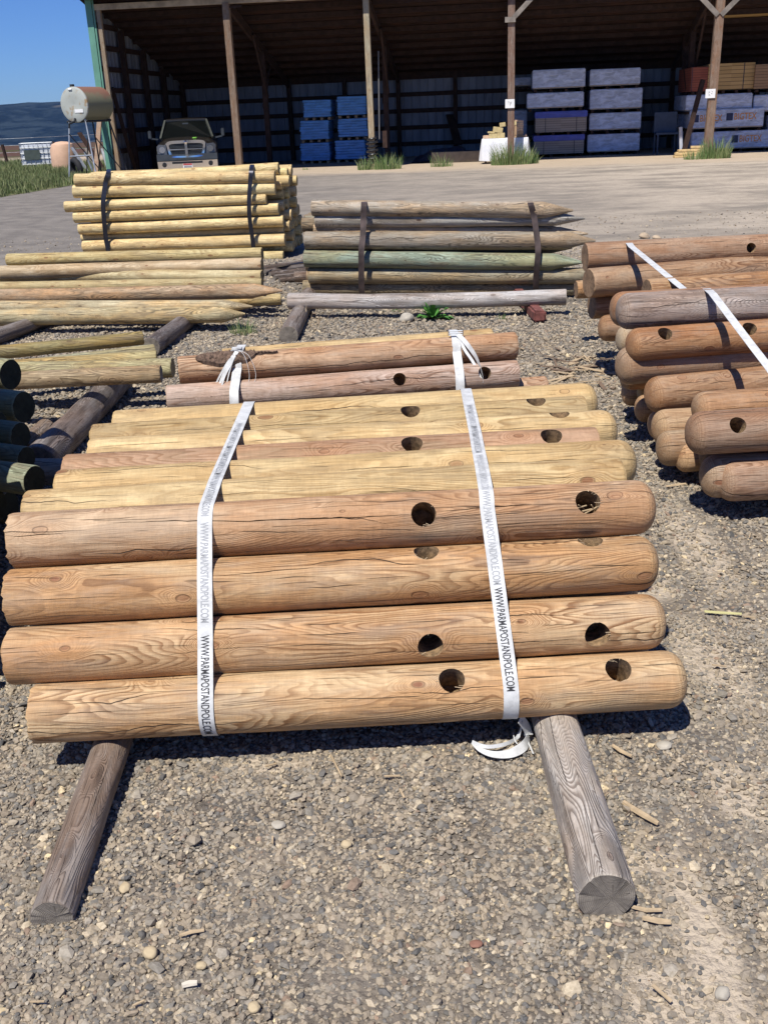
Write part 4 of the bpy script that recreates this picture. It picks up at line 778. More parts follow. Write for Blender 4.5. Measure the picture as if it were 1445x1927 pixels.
mb = MB(); Ribbon(resample([T(1325, 540, z=.70), T(1333, 546, z=.75), T(1340, 552, z=.755), T(1395, 625, z=.65), T(1445, 690, z=.56), T(1500, 768, z=.44), T(1530, 900, z=.2)], .05), .040, .0015, side=(1, .1, 0)).mesh(mb)
tag(mb.build('pile_strap', ST_WH, smooth=True), 'white strap running from the grey domed log down to the right edge of the photo', 'strap', 'white straps of the right pile')
# ---------------------------------------------------------------- open fronted shed
M_DW = simple('shade_dark_timber', (.036, .018, .013), .85, nsc=5, var=.35); M_PW = wood('weathered_shed_post_wood', dark=(.6, .5, .42), grey=(.30, .25, .2), greyamt=.4, contrast=.5, K=6)  # framing brown darkened so its colour carries the shed's inner shade
M_RF = simple('rusty_brown_roof_boards', (.032, .013, .009), .9, nsc=1.2, var=.45); M_TR = simple('green_metal_trim', (.13, .30, .22), .5, nsc=2, var=.12); M_HD = simple('sawn_header_beam', (.42, .31, .19), .8, nsc=3, var=.3)  # roof board brown also holds the interior shade in its colour
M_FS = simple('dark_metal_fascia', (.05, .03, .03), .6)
m, t, b = mat('pale_metal_siding'); g = NG(t); P = g.n('ShaderNodeTexCoord').outputs['Object']
f = g.noise(g.vmul(P, (1, 1, .25)), 2.2, 4, .6); c = g.mix(g.ss(f, .3, .7), (.12, .135, .17), (.21, .23, .275)); g.set(b.inputs['Base Color'], c); b.inputs['Roughness'].default_value = .55; M_SD = m
shed = empty('open_shed', SO, YAW); tag(shed, 'long dark open fronted storage shed with timber posts and a single slope roof', 'shed')
def loc(u, n, z): return Vector((u, n, z))
UL, UR, DP = -8.30, 22.0, 8.2
def zr(n): return 5.02 - .255*n
b_ = MB(); b_.add([(u, n, zr(n)+dz) for u in (UL-.25, UR) for n in (-.45, DP+.3) for dz in (0, .05)], [(0, 1, 3, 2), (4, 6, 7, 5), (0, 4, 5, 1), (2, 3, 7, 6), (0, 2, 6, 4), (1, 5, 7, 3)])
for i in range(40):                                      # sheathing boards under the roof
    n = -.4 + i*.215; b_.add([(u, nn, zr(nn)-.001-dz) for u in (UL-.2, UR-.1) for nn in (n, n+.185) for dz in (0, .022)], [(0, 2, 3, 1), (4, 5, 7, 6), (0, 1, 5, 4), (2, 6, 7, 3), (0, 4, 6, 2), (1, 3, 7, 5)])
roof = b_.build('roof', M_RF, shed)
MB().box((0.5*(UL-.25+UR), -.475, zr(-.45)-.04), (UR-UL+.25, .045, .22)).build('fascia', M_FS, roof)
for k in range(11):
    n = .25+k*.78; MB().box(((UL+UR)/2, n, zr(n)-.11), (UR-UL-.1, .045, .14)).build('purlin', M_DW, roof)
def corr(a, c, z0, z1, nrm, name):                       # ribbed sheet metal
    a = Vector(a); c = Vector(c); d = c-a; L = d.length; n = int(L/.1); nrm = Vector(nrm); vs = []; zt0, zt1 = z1
    for i in range(n*4+1):
        s = i/(n*4); off = .022 if i % 4 in (1, 2) and (i//4) % 3 == 0 else 0
        p = a + d*s + nrm*off; vs += [(p.x, p.y, z0), (p.x, p.y, zt0+(zt1-zt0)*s)]
    return MB().add(vs, [(2*i, 2*i+2, 2*i+3, 2*i+1) for i in range(n*4)]).build(name, M_SD, shed)
corr((UL+.0, -.05, 0), (UL+.0, DP, 0), 0, (zr(0)-.02, zr(DP)-.02), (-1, 0, 0), 'side_wall')
corr((UL, DP, 0), (UR, DP, 0), 0, (zr(DP)-.02, zr(DP)-.02), (0, 1, 0), 'back_wall')
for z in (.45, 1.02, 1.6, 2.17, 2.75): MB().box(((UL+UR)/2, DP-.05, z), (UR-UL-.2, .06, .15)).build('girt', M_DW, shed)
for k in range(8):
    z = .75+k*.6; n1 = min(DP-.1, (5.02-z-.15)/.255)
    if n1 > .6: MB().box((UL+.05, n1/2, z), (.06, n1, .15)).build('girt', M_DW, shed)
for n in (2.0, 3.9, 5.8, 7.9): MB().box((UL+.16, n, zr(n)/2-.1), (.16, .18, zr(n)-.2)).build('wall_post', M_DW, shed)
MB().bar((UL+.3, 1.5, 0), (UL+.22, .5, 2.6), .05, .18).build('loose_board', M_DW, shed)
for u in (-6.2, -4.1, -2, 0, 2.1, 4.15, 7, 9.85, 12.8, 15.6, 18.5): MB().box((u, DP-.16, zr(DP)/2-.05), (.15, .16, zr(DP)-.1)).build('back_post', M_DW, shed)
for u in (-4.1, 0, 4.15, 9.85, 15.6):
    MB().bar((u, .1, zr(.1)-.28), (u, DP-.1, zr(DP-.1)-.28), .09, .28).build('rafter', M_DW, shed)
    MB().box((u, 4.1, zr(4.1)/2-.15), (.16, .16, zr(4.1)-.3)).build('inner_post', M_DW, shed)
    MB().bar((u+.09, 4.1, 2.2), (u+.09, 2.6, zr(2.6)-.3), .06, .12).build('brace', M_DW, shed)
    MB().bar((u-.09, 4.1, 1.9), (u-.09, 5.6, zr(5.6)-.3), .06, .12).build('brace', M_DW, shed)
def shedpost(u, z1, w, colr, m=M_PW, lean=0, name='post'):
    a = S(u, 0, 0); c_ = S(u+lean, 0, z1); o_ = MB().box((0, 0, 0), (z1, w, w)).build(name, m, bevel=.008)
    X = (c_-a).normalized(); Yv = Vector((cos(YAW), sin(YAW), 0)); Yv = (Yv - X*Yv.dot(X)).normalized(); Zv = X.cross(Yv); Mx = Matrix((X, Yv, Zv)).transposed().to_4x4(); Mx.translation = (a+c_)/2
    o_.parent = shed; o_.matrix_parent_inverse = Matrix(); bpy.context.view_layer.update(); o_.matrix_world = Mx; o_.color = (*colr, 1); return o_
bpy.context.view_layer.update()
shedpost(-4.12, 4.74, .20, (.20, .145, .10)); shedpost(.02, 4.72, .17, (.36, .32, .22), lean=-.02); shedpost(4.17, 4.9, .20, (.19, .13, .10), lean=-.02); shedpost(9.85, 4.9, .23, (.22, .155, .11), lean=.05); shedpost(15.6, 4.9, .2, (.2, .14, .1)); shedpost(-8.0, 4.85, .12, (.30, .24, .16))
MB().box((UL+.03, -.07, 2.5), (.19, .05, 5.0)).box((UL+.165, -.06, 2.5), (.045, .03, 4.98)).build('corner_trim', M_TR, shed)
MB().bar((UL+.15, -.02, 4.80), (.1, -.02, 4.76), .09, .16).build('header_beam', M_HD, shed)
MB().bar((.1, -.02, 4.98), (UR, -.02, 5.0), .09, .22).build('header_beam', M_DW, shed)
M_BR = simple('grey_weathered_brace', (.22, .19, .16), .8, nsc=4, var=.3)
for u, s_, z0 in ((4.2, 1, 3.95), (9.9, 1, 3.75), (9.85, -1, 3.75)):
    MB().bar((u+s_*.02, -.12, z0), (u+s_*1.15, -.12, z0+1.08), .05, .13).build('brace', M_BR, shed)
MB().box((4.12, -.14, 3.9), (.3, .05, .14)).box((4.12, -.14, 4.6), (.3, .05, .14)).build('cleat', M_BR, shed)
MB().box((-3.95, .0, 4.62), (.55, .05, .05)).build('cleat', M_DW, shed)
M_PAPER = simple('white_paper', (.78, .78, .76), .8, var=.03); M_INK = simple('printed_ink', (.08, .08, .09), .8)
def notice(px, py, u, lab, marks):
    c_ = T(px, py, Y=S(u, -.14).y); b_ = MB(); o_ = MB().box((0, 0, 0), (.27, .006, .24), m=0).build('paper_notice', M_PAPER, loc=c_); o_.rotation_euler = (0, 0, YAW); tag(o_, lab, 'notice', 'paper notices on the shed posts')
    for (x0, z0, x1, z1) in marks: b_.bar((x0, -.005, z0), (x1, -.005, z1), .002, .010)
    b_.build('printing', M_INK, o_)
notice(959, 195, 4.15, 'white paper notice on the dark post behind the table', [(-.05, .05, -.03, .05), (-.04, .06, -.04, -.03), (-.01, .05, .02, -.01), (.05, .05, .02, -.01), (.02, -.01, .0, -.05)])
notice(1336, 176, 9.85, 'white paper notice on the rightmost shed post with the forked braces', [(-.05, .05, -.05, -.06), (-.05, .05, -.02, .03), (-.03, -.02, -.01, -.06), (.03, .06, .05, .04), (.02, .0, .05, -.01)])
# ---------------------------------------------------------------- stored goods
def plastic(name, col, rough=.35, wr=.02, var=.2):
    m, t, b = mat(name); g = NG(t); P = g.n('ShaderNodeTexCoord').outputs['Object']
    f = g.noise(g.vmul(P, (1, 1, 2.5)), 3.5, 5, .6, .8); c = g.mix(g.ss(f, .3, .7), [x*(1-var) for x in col], [x*(1+var) for x in col]); g.set(b.inputs['Base Color'], c); b.inputs['Roughness'].default_value = rough; g.bump(f, .8, wr, b); return m
P_BL = plastic('blue_wrap', (.10, .31, .66)); P_WH = plastic('white_lumber_wrap', (.48, .53, .66), .45, .05, .28); P_DB = plastic('dark_blue_wrap', (.06, .08, .38)); P_TP = plastic('black_tarpaulin', (.03, .035, .055), .45, .06)
def boards(name, c1, c2, n=14):
    m, t, b = mat(name); g = NG(t); P = g.n('ShaderNodeTexCoord').outputs['Object']; s_ = g.n('ShaderNodeSeparateXYZ'); g.set(s_.inputs[0], P)
    row = g.math('MULTIPLY', s_.outputs[2], n); fr = g.math('FRACT', row); cv = g.n('ShaderNodeCombineXYZ'); g.set(cv.inputs[2], g.math('FLOOR', row)); g.set(cv.inputs[0], g.math('FLOOR', g.math('MULTIPLY', s_.outputs[0], .3)))
    wn = g.n('ShaderNodeTexWhiteNoise'); g.set(wn.inputs[0], cv.outputs[0]); f = g.noise(g.vmul(P, (1, 4, 30)), 2, 3)
    c = g.mix(g.math('MULTIPLY_ADD', wn.outputs[0], .6, g.math('MULTIPLY', f, .4)), c1, c2); c = g.mix(g.ss(g.math('ABSOLUTE', g.math('SUBTRACT', fr, .5)), .42, .48), c, (.015, .01, .008))
    g.set(b.inputs['Base Color'], c); b.inputs['Roughness'].default_value = .8; return m
B_TN = boards('stacked_tan_boards', (.26, .21, .17), (.40, .33, .27)); B_YL = boards('stacked_yellow_boards', (.38, .23, .08), (.56, .36, .15), 9); B_RD = boards('red_board_ends', (.22, .05, .03), (.32, .09, .05)); B_BN = boards('stacked_brown_boards', (.26, .15, .08), (.36, .22, .12), 12)
PAL = simple('pallet_wood', (.30, .22, .14), .85, nsc=8, var=.3)
def rect(x0, y0, x1, y1, Y):
    """photo rectangle of the front face -> centre bottom and size at the distance Y of its centre"""
    cx = (x0+x1)/2; c_ = T(cx, y1, Y=Y); tp = T(cx, y0, Y=Y); l = T(x0, (y0+y1)/2, Y=Y); r_ = T(x1, (y0+y1)/2, Y=Y)
    return c_, (r_-l).length/cos(YAW)*1.0, tp.z-c_.z
def stock(x0, y0, x1, y1, Y, depth, kind_, label, cat, group=None, bunk=True, zb=None):
    c_, w, h = rect(x0, y0, x1, y1, Y)
    if zb is not None: h += c_.z-zb; c_.z = zb
    o_ = empty(kind_[0], c_, YAW); tag(o_, label, cat, group); k = kind_[1]; bh = .10 if bunk else .02
    if bunk:
        b_ = MB()
        for i in range(4): b_.box((-w/2+.1+i*(w-.2)/3, depth/2, bh*.4), (.09, depth-.04, bh*.78))
        b_.build('bearers', M_DW if k != 'blue' else PAL, o_)
    if k == 'blue':
        b_ = MB(); n = 7; hh = (h-bh)/n
        for i in range(n): b_.box((rng.uniform(-.02, .02), depth/2, bh+hh*(i+.5)), (w-rng.uniform(0, .05), depth, hh*.93), rx=0, ry=rng.uniform(-.012, .012))
        b_.build('wrapped_bundles', P_BL, o_, bevel=.022, smooth=True)
    elif k == 'white':
        b_ = MB(); b_.box((0, depth/2, bh+(h-bh)/2), (w, depth, h-bh)); b_.build('white_wrap', P_WH, o_, bevel=.025, smooth=True)
        MB().box((0, depth/2, bh+.02), (w-.04, depth+.01, .03)).build('board_edges', B_TN, o_)
    elif k == 'cover':
        MB().box((0, depth/2, bh+(h-bh)*.34), (w-.03, depth, (h-bh)*.68)).build('boards', B_TN, o_)
        MB().box((0, depth/2, bh+(h-bh)*.84), (w+.02, depth+.02, (h-bh)*.31)).build('blue_cover', P_DB, o_, bevel=.02)
        b_ = MB(); [b_.box((s_*w*.3, depth/2, bh+(h-bh)*.34), (.02, depth+.02, (h-bh)*.68)) for s_ in (-1, 1)]; b_.build('tie_bands', ST_DK, o_)
    elif k == 'boards':
        MB().box((0, depth/2, bh+(h-bh)/2), (w, depth, h-bh)).build('boards', kind_[2], o_)
        b_ = MB(); [b_.box((s_*w, depth/2, bh+(h-bh)/2), (.02, depth+.02, h-bh+.01)) for s_ in kind_[3]]; b_.build('tie_bands', ST_DK, o_)
    return o_, w, h, bh
BLK = ('blue_pallet_load', 'blue'); GB = 'blue wrapped loads in the shed'
for x0, y0, x1, y1, lab in [(566, 269, 623, 307, 'bottom blue wrapped load of the left blue column in the shed'), (565, 227, 621, 268, 'middle blue wrapped load of the left blue column in the shed'), (571, 188, 625, 226, 'top blue wrapped load of the left blue column in the shed'),
        (631, 264, 690, 307, 'bottom blue wrapped load of the column beside the pale shed post'), (636, 223, 693, 263, 'middle blue wrapped load of the column beside the pale shed post'), (634, 181, 691, 222, 'top blue wrapped load of the column beside the pale shed post')]:
    stock(x0, y0, x1, y1, 37.6, 1.1, BLK, lab, 'wrapped load', GB, zb=0.0 if y1 > 300 else None)
WK = ('white_wrapped_lumber', 'white'); GW2 = 'wrapped lumber packs in the shed'; CK = ('blue_covered_lumber', 'cover')
for x0, y0, x1, y1, kd, lab in [(1004, 254, 1097, 298, CK, 'tan lumber pack with dark blue cover at the bottom behind the table'), (1007, 209, 1102, 254, CK, 'tan lumber pack with dark blue cover, second from the bottom behind the table'),
        (992, 174, 1096, 209, WK, 'sagging bluish white lumber pack just above the blue covered packs'), (1002, 130, 1099, 172, WK, 'palest white lumber pack on top of the column behind the table'),
        (1105, 252, 1200, 297, WK, 'bluish lumber pack at the bottom of the all white column'), (1109, 212, 1203, 250, WK, 'second lumber pack from the bottom of the all white column'), (1110, 167, 1205, 211, WK, 'third lumber pack from the bottom of the all white column'), (1110, 129, 1202, 167, WK, 'top lumber pack with a creased face on the all white column')]:
    stock(x0, y0, x1, y1, 35.3, 2.6, kd, lab, 'lumber pack', GW2, zb=0.0 if y1 > 290 else None)
stock(966, 146, 998, 168, 37.5, 1.5, WK, 'dim wrapped pack half hidden left of the palest pack', 'lumber pack', GW2)
stock(966, 208, 990, 300, 37.6, 1.5, WK, 'dim tall wrapped pack in shadow right behind the table post', 'lumber pack', GW2, zb=0)
def bigtex(parent, items, w, h, bh):
    v, f, x0, x1 = BT
    for fx, fz in items:
        mb = MB(); cx = fx*w; cz = bh+(h-bh)*fz; L = .68; H = .20
        mb.add([(cx + (a.x-x0)/(x1-x0)*L, -.008, cz + a.y/.72*H) for a in v], f); mb.build('lettering', OR_INK, parent)
        MB().box((cx-.14, -.004, cz+.09), (.20, .006, .22)).build('logo_square', DK_INK, parent)
        MB().tube([(cx+.5, -.008, cz-.03), (cx+.52, -.008, cz-.05), (cx+.56, -.008, cz-.03)], .006, 5).build('logo_swoosh', DK_INK, parent)
OR_INK = simple('orange_brown_ink', (.62, .27, .07), .7); DK_INK = simple('dark_blue_ink', (.03, .04, .09), .7); BT = text_mesh('BIGTEX')
LPK = ('lettered_lumber_pack', 'white'); YR = 34.0
o_, w, h, bh = stock(1301, 247, 1440, 291, YR, 2.6, LPK, 'lower white lumber pack with one orange brown name, right of the last post', 'lumber pack', GW2, zb=0); bigtex(o_, [(.12, .38)], w, h, bh)
o_, w, h, bh = stock(1298, 205, 1431, 247, YR, 2.6, LPK, 'upper white lumber pack with the orange brown name printed twice', 'lumber pack', GW2); bigtex(o_, [(-.36, .38), (.10, .42)], w, h, bh)
stock(1291, 177, 1410, 213, YR+.15, 2.6, WK, 'plain bluish lumber pack above the twice lettered pack', 'lumber pack', GW2)
stock(1331, 119, 1414, 175, YR+.1, 2.6, ('board_pack', 'boards', B_YL, (.27,)), 'golden brown board stack with a dark band, top right beside the notice', 'lumber pack', GW2)
stock(1298, 126, 1333, 178, YR+.25, 2.6, ('board_pack', 'boards', B_RD, (-.45,)), 'dark red board stack with a pale edge left of the golden one', 'lumber pack', GW2)
stock(1419, 120, 1500, 172, YR-.2, 2.6, ('board_pack', 'boards', B_BN, (.3,)), 'brown board stack at the right edge beyond the golden one', 'lumber pack', GW2)
stock(1418, 177, 1520, 215, YR-.1, 2.6, WK, 'plain bluish lumber pack at the right edge of the photo', 'lumber pack', GW2)
stock(1442, 215, 1540, 291, YR-.2, 2.6, WK, 'crumpled white lumber pack cut off by the right edge', 'lumber pack', GW2, zb=0)
MB().box((14.2, 4.2, 4.05), (7.0, .9, .22)).build('stored_yellow_boards', B_YL, loc=SO); o_ = bpy.data.objects['stored_yellow_boards']; o_.rotation_euler = (0, 0, YAW); o_.name = 'long_boards'; tag(o_, 'long golden boards stored high under the roof at the right', 'boards')
# dim odds and ends inside
def inshed(u, n, z=0): return S(u, n, z)
mb = MB()
hv2 = []; nx2 = 26; ny2 = 10
for j in range(ny2):
    for i in range(nx2):
        u = i/(nx2-1); v = j/(ny2-1); hgt = sin(pi*u)**.5*sin(pi*min(1, v*1.1+.02))**.6*(.42+.28*noise.noise(Vector((u*5, v*3, 2)))) + .05*noise.noise(Vector((u*14, v*9, 1))); p = inshed(.9+u*2.9, 2.6+v*1.8, max(0, hgt)); hv2.append(p)
tag(mb.add(hv2, [(j*nx2+i, j*nx2+i+1, (j+1)*nx2+i+1, (j+1)*nx2+i) for j in range(ny2-1) for i in range(nx2-1)]).build('tarpaulin_heap', P_TP, smooth=False), 'crumpled dark tarpaulin heap low in the empty looking bay', 'tarpaulin')
mb = MB(); c_ = T(868, 300, Y=34.6); mb.box((c_.x, c_.y, .17), (1.9, .5, .32), rz=YAW); tag(mb.build('long_crate', simple('dull_tan_crate', (.22, .18, .13), .8), bevel=.01), 'long dull tan crate on the floor in front of the tarpaulin heap', 'crate')
a = inshed(2.35, 6.9, 0); mb = MB(); mb.bar(T(862, 272, Y=39.2), T(846, 216, Y=40.1), .30, .05); tag(mb.build('leaning_board', M_DW), 'dark board leaning on the back wall above the tarpaulin heap', 'board')
mb = MB(); mb.tube([T(712, 96, Y=33.3), T(714, 262, Y=33.2)], .022, 8); tag(mb.build('grey_pipe', simple('grey_conduit', (.14, .14, .14), .6)), 'thin grey pipe hanging right of the pale shed post', 'pipe')
mb = MB(); mb.box(T(724, 262, Y=34.0), (.14, .1, .5)); tag(mb.build('meter_box', M_DW), 'small dark box standing just right of the thin grey pipe', 'box')
mb = MB(); c_ = T(1253, 264, Y=34.6); mb.box((c_.x, c_.y, .62), (.75, .5, .06), rz=YAW)
for dx in (-.33, .33):
    for dy in (-.2, .2): mb.box((c_.x+dx, c_.y+dy, .30), (.05, .05, .6), rz=YAW)
mb.box((c_.x, c_.y+.22, .95), (.72, .05, .62), rz=YAW); tag(mb.build('blue_chair', simple('dull_blue_plastic', (.04, .06, .10), .5), bevel=.01), 'dull blue chair like seat in the shade left of the right lumber', 'chair')
mb = MB(); mb.tube([T(1281, 281, Y=33.2), T(1280, 239, Y=33.2)], .055, 10); tag(mb.build('white_pipe', simple('white_pvc', (.5, .52, .58), .4)), 'short upright white pipe left of the yellow wood pile', 'pipe')
mb = MB(); mb.bar(T(1286, 285, Y=32.6), T(1322, 150, Y=32.9), .13, .10); tag(mb.build('leaning_timber', M_DW), 'dark timber leaning in front of the right lumber packs', 'timber')
mb = MB(); mb.bar(T(1288, 283, Y=36.5), T(1290, 50, Y=36.5), .22, .2); tag(mb.build('dark_pole', M_DW), 'dark upright pole between the white column and the right lumber', 'pole')
for i, (x, y, w, h, n) in enumerate([(1281, 291, .40, .14, 0), (1293, 288, .62, .26, 0), (1313, 284, .45, .34, 0)]):
    c_ = T(x, y, z=0.0); c_ = Vector((c_.x, 31.9-i*.0+i*.35, 0)); c_.x = T(x, y, Y=c_.y).x
    mb = MB(); k = max(1, int(h/.07))
    for q in range(k): mb.box((c_.x+rng.uniform(-.04, .04), c_.y+rng.uniform(-.02, .02), .035+q*.072), (w*rng.uniform(.85, 1), .28, .06), rz=YAW+rng.uniform(-.1, .1))
    tag(mb.build('wood_offcuts', simple('fresh_yellow_wood%d' % i, (.62, .45, .22), .8), bevel=.004), ['lowest left heap of yellow wood offcuts beside the last post', 'middle heap of yellow wood offcuts beside the last post', 'tallest heap of yellow wood offcuts touching the last post'][i], 'wood offcuts', 'wood offcuts at the last post')
# ---------------------------------------------------------------- table with cloth and wood samples
tc_ = T(950, 296, Y=32.95); tb = empty('table', (tc_.x, 32.95, 0), YAW); tag(tb, 'low table behind the dark shed post, its top hidden by a white cloth', 'table')
TW, TD, THt = 1.36, .75, .72
MB().box((0, 0, THt-.02), (TW-.02, TD-.02, .035)).build('tabletop', PAL, tb)
for sx in (-1, 1):
    for sy in (-1, 1): MB().box((sx*(TW/2-.08), sy*(TD/2-.08), (THt-.04)/2), (.05, .05, THt-.04)).build('leg', PAL, tb)
cl = []; per = []
nn = 120
def cloth():
    b_ = MB(); pts = []
    for i in range(nn):
        s = i/nn*4; k = int(s); f = s-k; hx, hy = TW/2+.012, TD/2+.012
        p = [(-hx+2*hx*f, -hy), (hx, -hy+2*hy*f), (hx-2*hx*f, hy), (-hx, hy-2*hy*f)][k]; pts.append(p)
    lv = [(0, 0), (.02, .012), (.2, .03), (.4, .05), (.58, .065)]
    for dz, out in lv:
        for i, (x, y) in enumerate(pts):
            w_ = out + (sin(i*.55)*.5+sin(i*1.3+1)*.3)*out*.75; l = hypot(x, y)
            lo = dz*(1+.10*sin(i*.16+1.0)) if dz > .5 else dz
            nxn, nyn = (0, -1) if abs(y+TD/2+.012) < 1e-6 else ((0, 1) if abs(y-TD/2-.012) < 1e-6 else ((1, 0) if x > 0 else (-1, 0)))
            b_.v.append((x+nxn*w_, y+nyn*w_, THt+.004-lo))
    for j in range(len(lv)-1):
        for i in range(nn): b_.f.append((j*nn+i, j*nn+(i+1) % nn, (j+1)*nn+(i+1) % nn, (j+1)*nn+i)); b_.m.append(0)
    b_.f.append(tuple(range(nn))); b_.m.append(0); return b_
co_ = cloth().build('tablecloth', simple('white_cloth', (.72, .73, .76), .85, var=.05), smooth=True, loc=(tc_.x, 32.95, 0)); co_.rotation_euler = (0, 0, YAW); tag(co_, 'white cloth draped over the table behind the dark shed post', 'tablecloth')
MS = [simple('sample_wood_yellow', (.50, .40, .20), .8), simple('sample_wood_brown', (.35, .23, .13), .8), simple('sample_wood_pink', (.55, .38, .25), .8)]
def piece(x, z, w, h, d, m, nm, lab, ry=0, n=-.12):
    c_ = Vector((tc_.x, 32.95, THt+.006)) + SU*x + SN*n; c_.z += z+h/2; o_ = MB().box((0, 0, 0), (w, d, h)).build(nm, m, bevel=.008, loc=c_); o_.rotation_euler = (0, ry, YAW); return tag(o_, lab, 'wood sample', 'wood samples on the table')
piece(-.57, 0, .20, .09, .3, MS[2], 'wood_block', 'flat pinkish wood block at the left end of the table')
piece(-.36, 0, .26, .14, .3, MS[0], 'wood_block', 'mossy yellow wood block next to the pinkish one on the table')
piece(-.42, .145, .22, .05, .3, MS[0], 'wood_block', 'thin tilted wood slab on the mossy block of the table', ry=.1)
piece(-.12, 0, .22, .15, .3, MS[0], 'wood_block', 'yellow wood block low against the dark post on the table')
piece(-.22, .155, .30, .16, .26, MS[0], 'wood_block', 'cut round yellow wood piece in the middle of the table heap', ry=.15)
piece(-.08, .32, .18, .12, .24, MS[0], 'wood_block', 'topmost wood piece left of the dark post on the table', ry=-.1)
piece(.42, 0, .34, .06, .3, MS[1], 'wood_block', 'flat dark brown tray of wood at the right on the table')
piece(.28, .065, .15, .28, .2, MS[1], 'wood_block', 'upright dark brown block right of the post on the table')
piece(.27, .35, .15, .13, .2, MS[0], 'wood_block', 'pale block on the upright dark brown block of the table')
piece(.46, .065, .17, .12, .2, MS[1], 'wood_block', 'brown base block under the layered slices on the table')
for q in range(4): piece(.45+rng.uniform(-.01, .01), .19+q*.06, .18, .055, .2, MS[2], 'wood_slice', ['lowest', 'second', 'third', 'upper'][q]+' slice of the layered wood tower on the table', ry=rng.uniform(-.03, .03))
piece(.42, .44, .26, .05, .2, MS[2], 'wood_slice', 'topmost tilted slice over the wood tower on the table', ry=.12)
piece(.62, 0, .05, .09, .1, MS[2], 'wood_block', 'tiny pale block at the right table corner')
# coil round the pale post
mb = MB(); pts = []
for i in range(90):
    a_ = i*.42; pts.append(S(.02, 0, .22+i*.0075)+Vector((cos(a_)*(.14+.02*sin(i*.2)), sin(a_)*.14, 0)))
tag(mb.tube(pts, .032, 7).build('coiled_black_hose', simple('black_rubber', (.02, .02, .022), .4), smooth=True), 'shiny black coil wound round the foot of the pale shed post', 'hose')
# ---------------------------------------------------------------- grass and weeds
def leafmat(name, c1, c2):
    m, t, b = mat(name); g = NG(t); P = g.n('ShaderNodeTexCoord').outputs['Object']; at = g.n('ShaderNodeAttribute', attribute_name='rnd')
    g.set(b.inputs['Base Color'], g.mix(at.outputs['Fac'], c1, c2)); b.inputs['Roughness'].default_value = .6; b.inputs['Specular IOR Level'].default_value = .25
    b.inputs['Transmission Weight'].default_value = 0; return m
G_GR = leafmat('green_grass_blades', (.07, .16, .04), (.30, .33, .15)); G_DR = leafmat('meadow_grass_blades', (.075, .12, .035), (.24, .25, .12))
def blades(name, pos, hts, w, m, lean=.35, seed=1, parent=None):
    r_ = np.random.default_rng(seed); n = len(pos); pos = np.array(pos, float); az = r_.uniform(0, 2*pi, n); ln = r_.uniform(.05, 1, n)*lean*hts; dx = np.cos(az)*ln; dy = np.sin(az)*ln
    fa = r_.uniform(0, 2*pi, n); wx = np.cos(fa)*w/2; wy = np.sin(fa)*w/2; z0 = np.zeros(n)
    def P3(f, hf, wf): return np.stack([pos[:, 0]+dx*f+wx*wf, pos[:, 1]+dy*f+wy*wf, pos[:, 2]+hts*hf], 1)
    v = np.stack([P3(0, 0, -1), P3(0, 0, 1), P3(.35, .55, .8), P3(.35, .55, -.8), P3(1, 1-.1*lean, 0)], 1).reshape(-1, 3)
    b0 = np.arange(n)*5; f = []
    me = bpy.data.meshes.new(name); q = np.stack([b0, b0+1, b0+2, b0+3], 1); t3 = np.stack([b0+3, b0+2, b0+4], 1)
    li = np.concatenate([q.reshape(-1), t3.reshape(-1)]).astype(np.int32); me.vertices.add(n*5); me.vertices.foreach_set('co', v.reshape(-1).astype(np.float32)); me.loops.add(len(li)); me.loops.foreach_set('vertex_index', li); me.polygons.add(2*n)
    me.polygons.foreach_set('loop_start', np.concatenate([np.arange(n)*4, n*4+np.arange(n)*3]).astype(np.int32)); me.polygons.foreach_set('loop_total', np.concatenate([np.full(n, 4), np.full(n, 3)]).astype(np.int32))
    at = me.attributes.new('rnd', 'FLOAT', 'POINT'); at.data.foreach_set('value', np.repeat(r_.random(n), 5).astype(np.float32)); me.update(calc_edges=True); me.materials.append(m)
    return link_mesh(name, me, parent)
def clump(x, y, rx, ry, h, n, lab, w=.012, m=None, seed=1, lean=.5):
    r_ = np.random.default_rng(seed); a_ = r_.uniform(0, 2*pi, n); q = np.sqrt(r_.random(n)); px_ = x+np.cos(a_)*q*rx; py_ = y+np.sin(a_)*q*ry
    n = int(n*.62); px_ = px_[:n]; py_ = py_[:n]; q = q[:n]; hs = h*1.12*(.18+.82*r_.random(n)**1.6)*(1-.35*q**2); o_ = blades('grass_clump', np.stack([px_, py_, np.full(n, .0)], 1), hs, w, m or G_GR, lean, seed); return tag(o_, lab, 'grass clump', 'grass clumps at the shed front' if y > 20 else 'grass tufts in the yard')
def cp(px, Y): return T(px, 300, Y=Y).x
clump(cp(728, 32.0), 32.0, .42, .3, .55, 700, 'bushy green grass clump right of the foot of the pale shed post', seed=1, w=.016)
clump(cp(686, 32.1), 32.1, .22, .2, .48, 300, 'bluish green grass clump left of the foot of the pale shed post', seed=2, w=.016)
clump(cp(832, 32.2), 32.2, .35, .25, .50, 260, 'sparse grass clump alone midway between two shed posts', seed=3, w=.015, lean=.7)
clump(cp(962, 31.75), 31.75, .62, .3, .78, 1300, 'widest and tallest grass clump in front of the white clothed table', seed=4, w=.017)
clump(cp(1000, 31.9), 31.9, .2, .2, .5, 200, 'small grass clump right of the table, beside the widest one', seed=5, w=.016, lean=.8)
clump(cp(1345, 30.7), 30.7, .45, .3, .72, 900, 'tall grass clump right of the foot of the last shed post', seed=6, w=.017)
clump(cp(1308, 30.6), 30.6, .35, .25, .34, 400, 'low grass clump left of the foot of the last shed post', seed=7, w=.015)
clump(cp(575, 33.5), 33.5, .15, .1, .10, 60, 'tiny dry tuft on the pale dirt before the blue loads', seed=8)
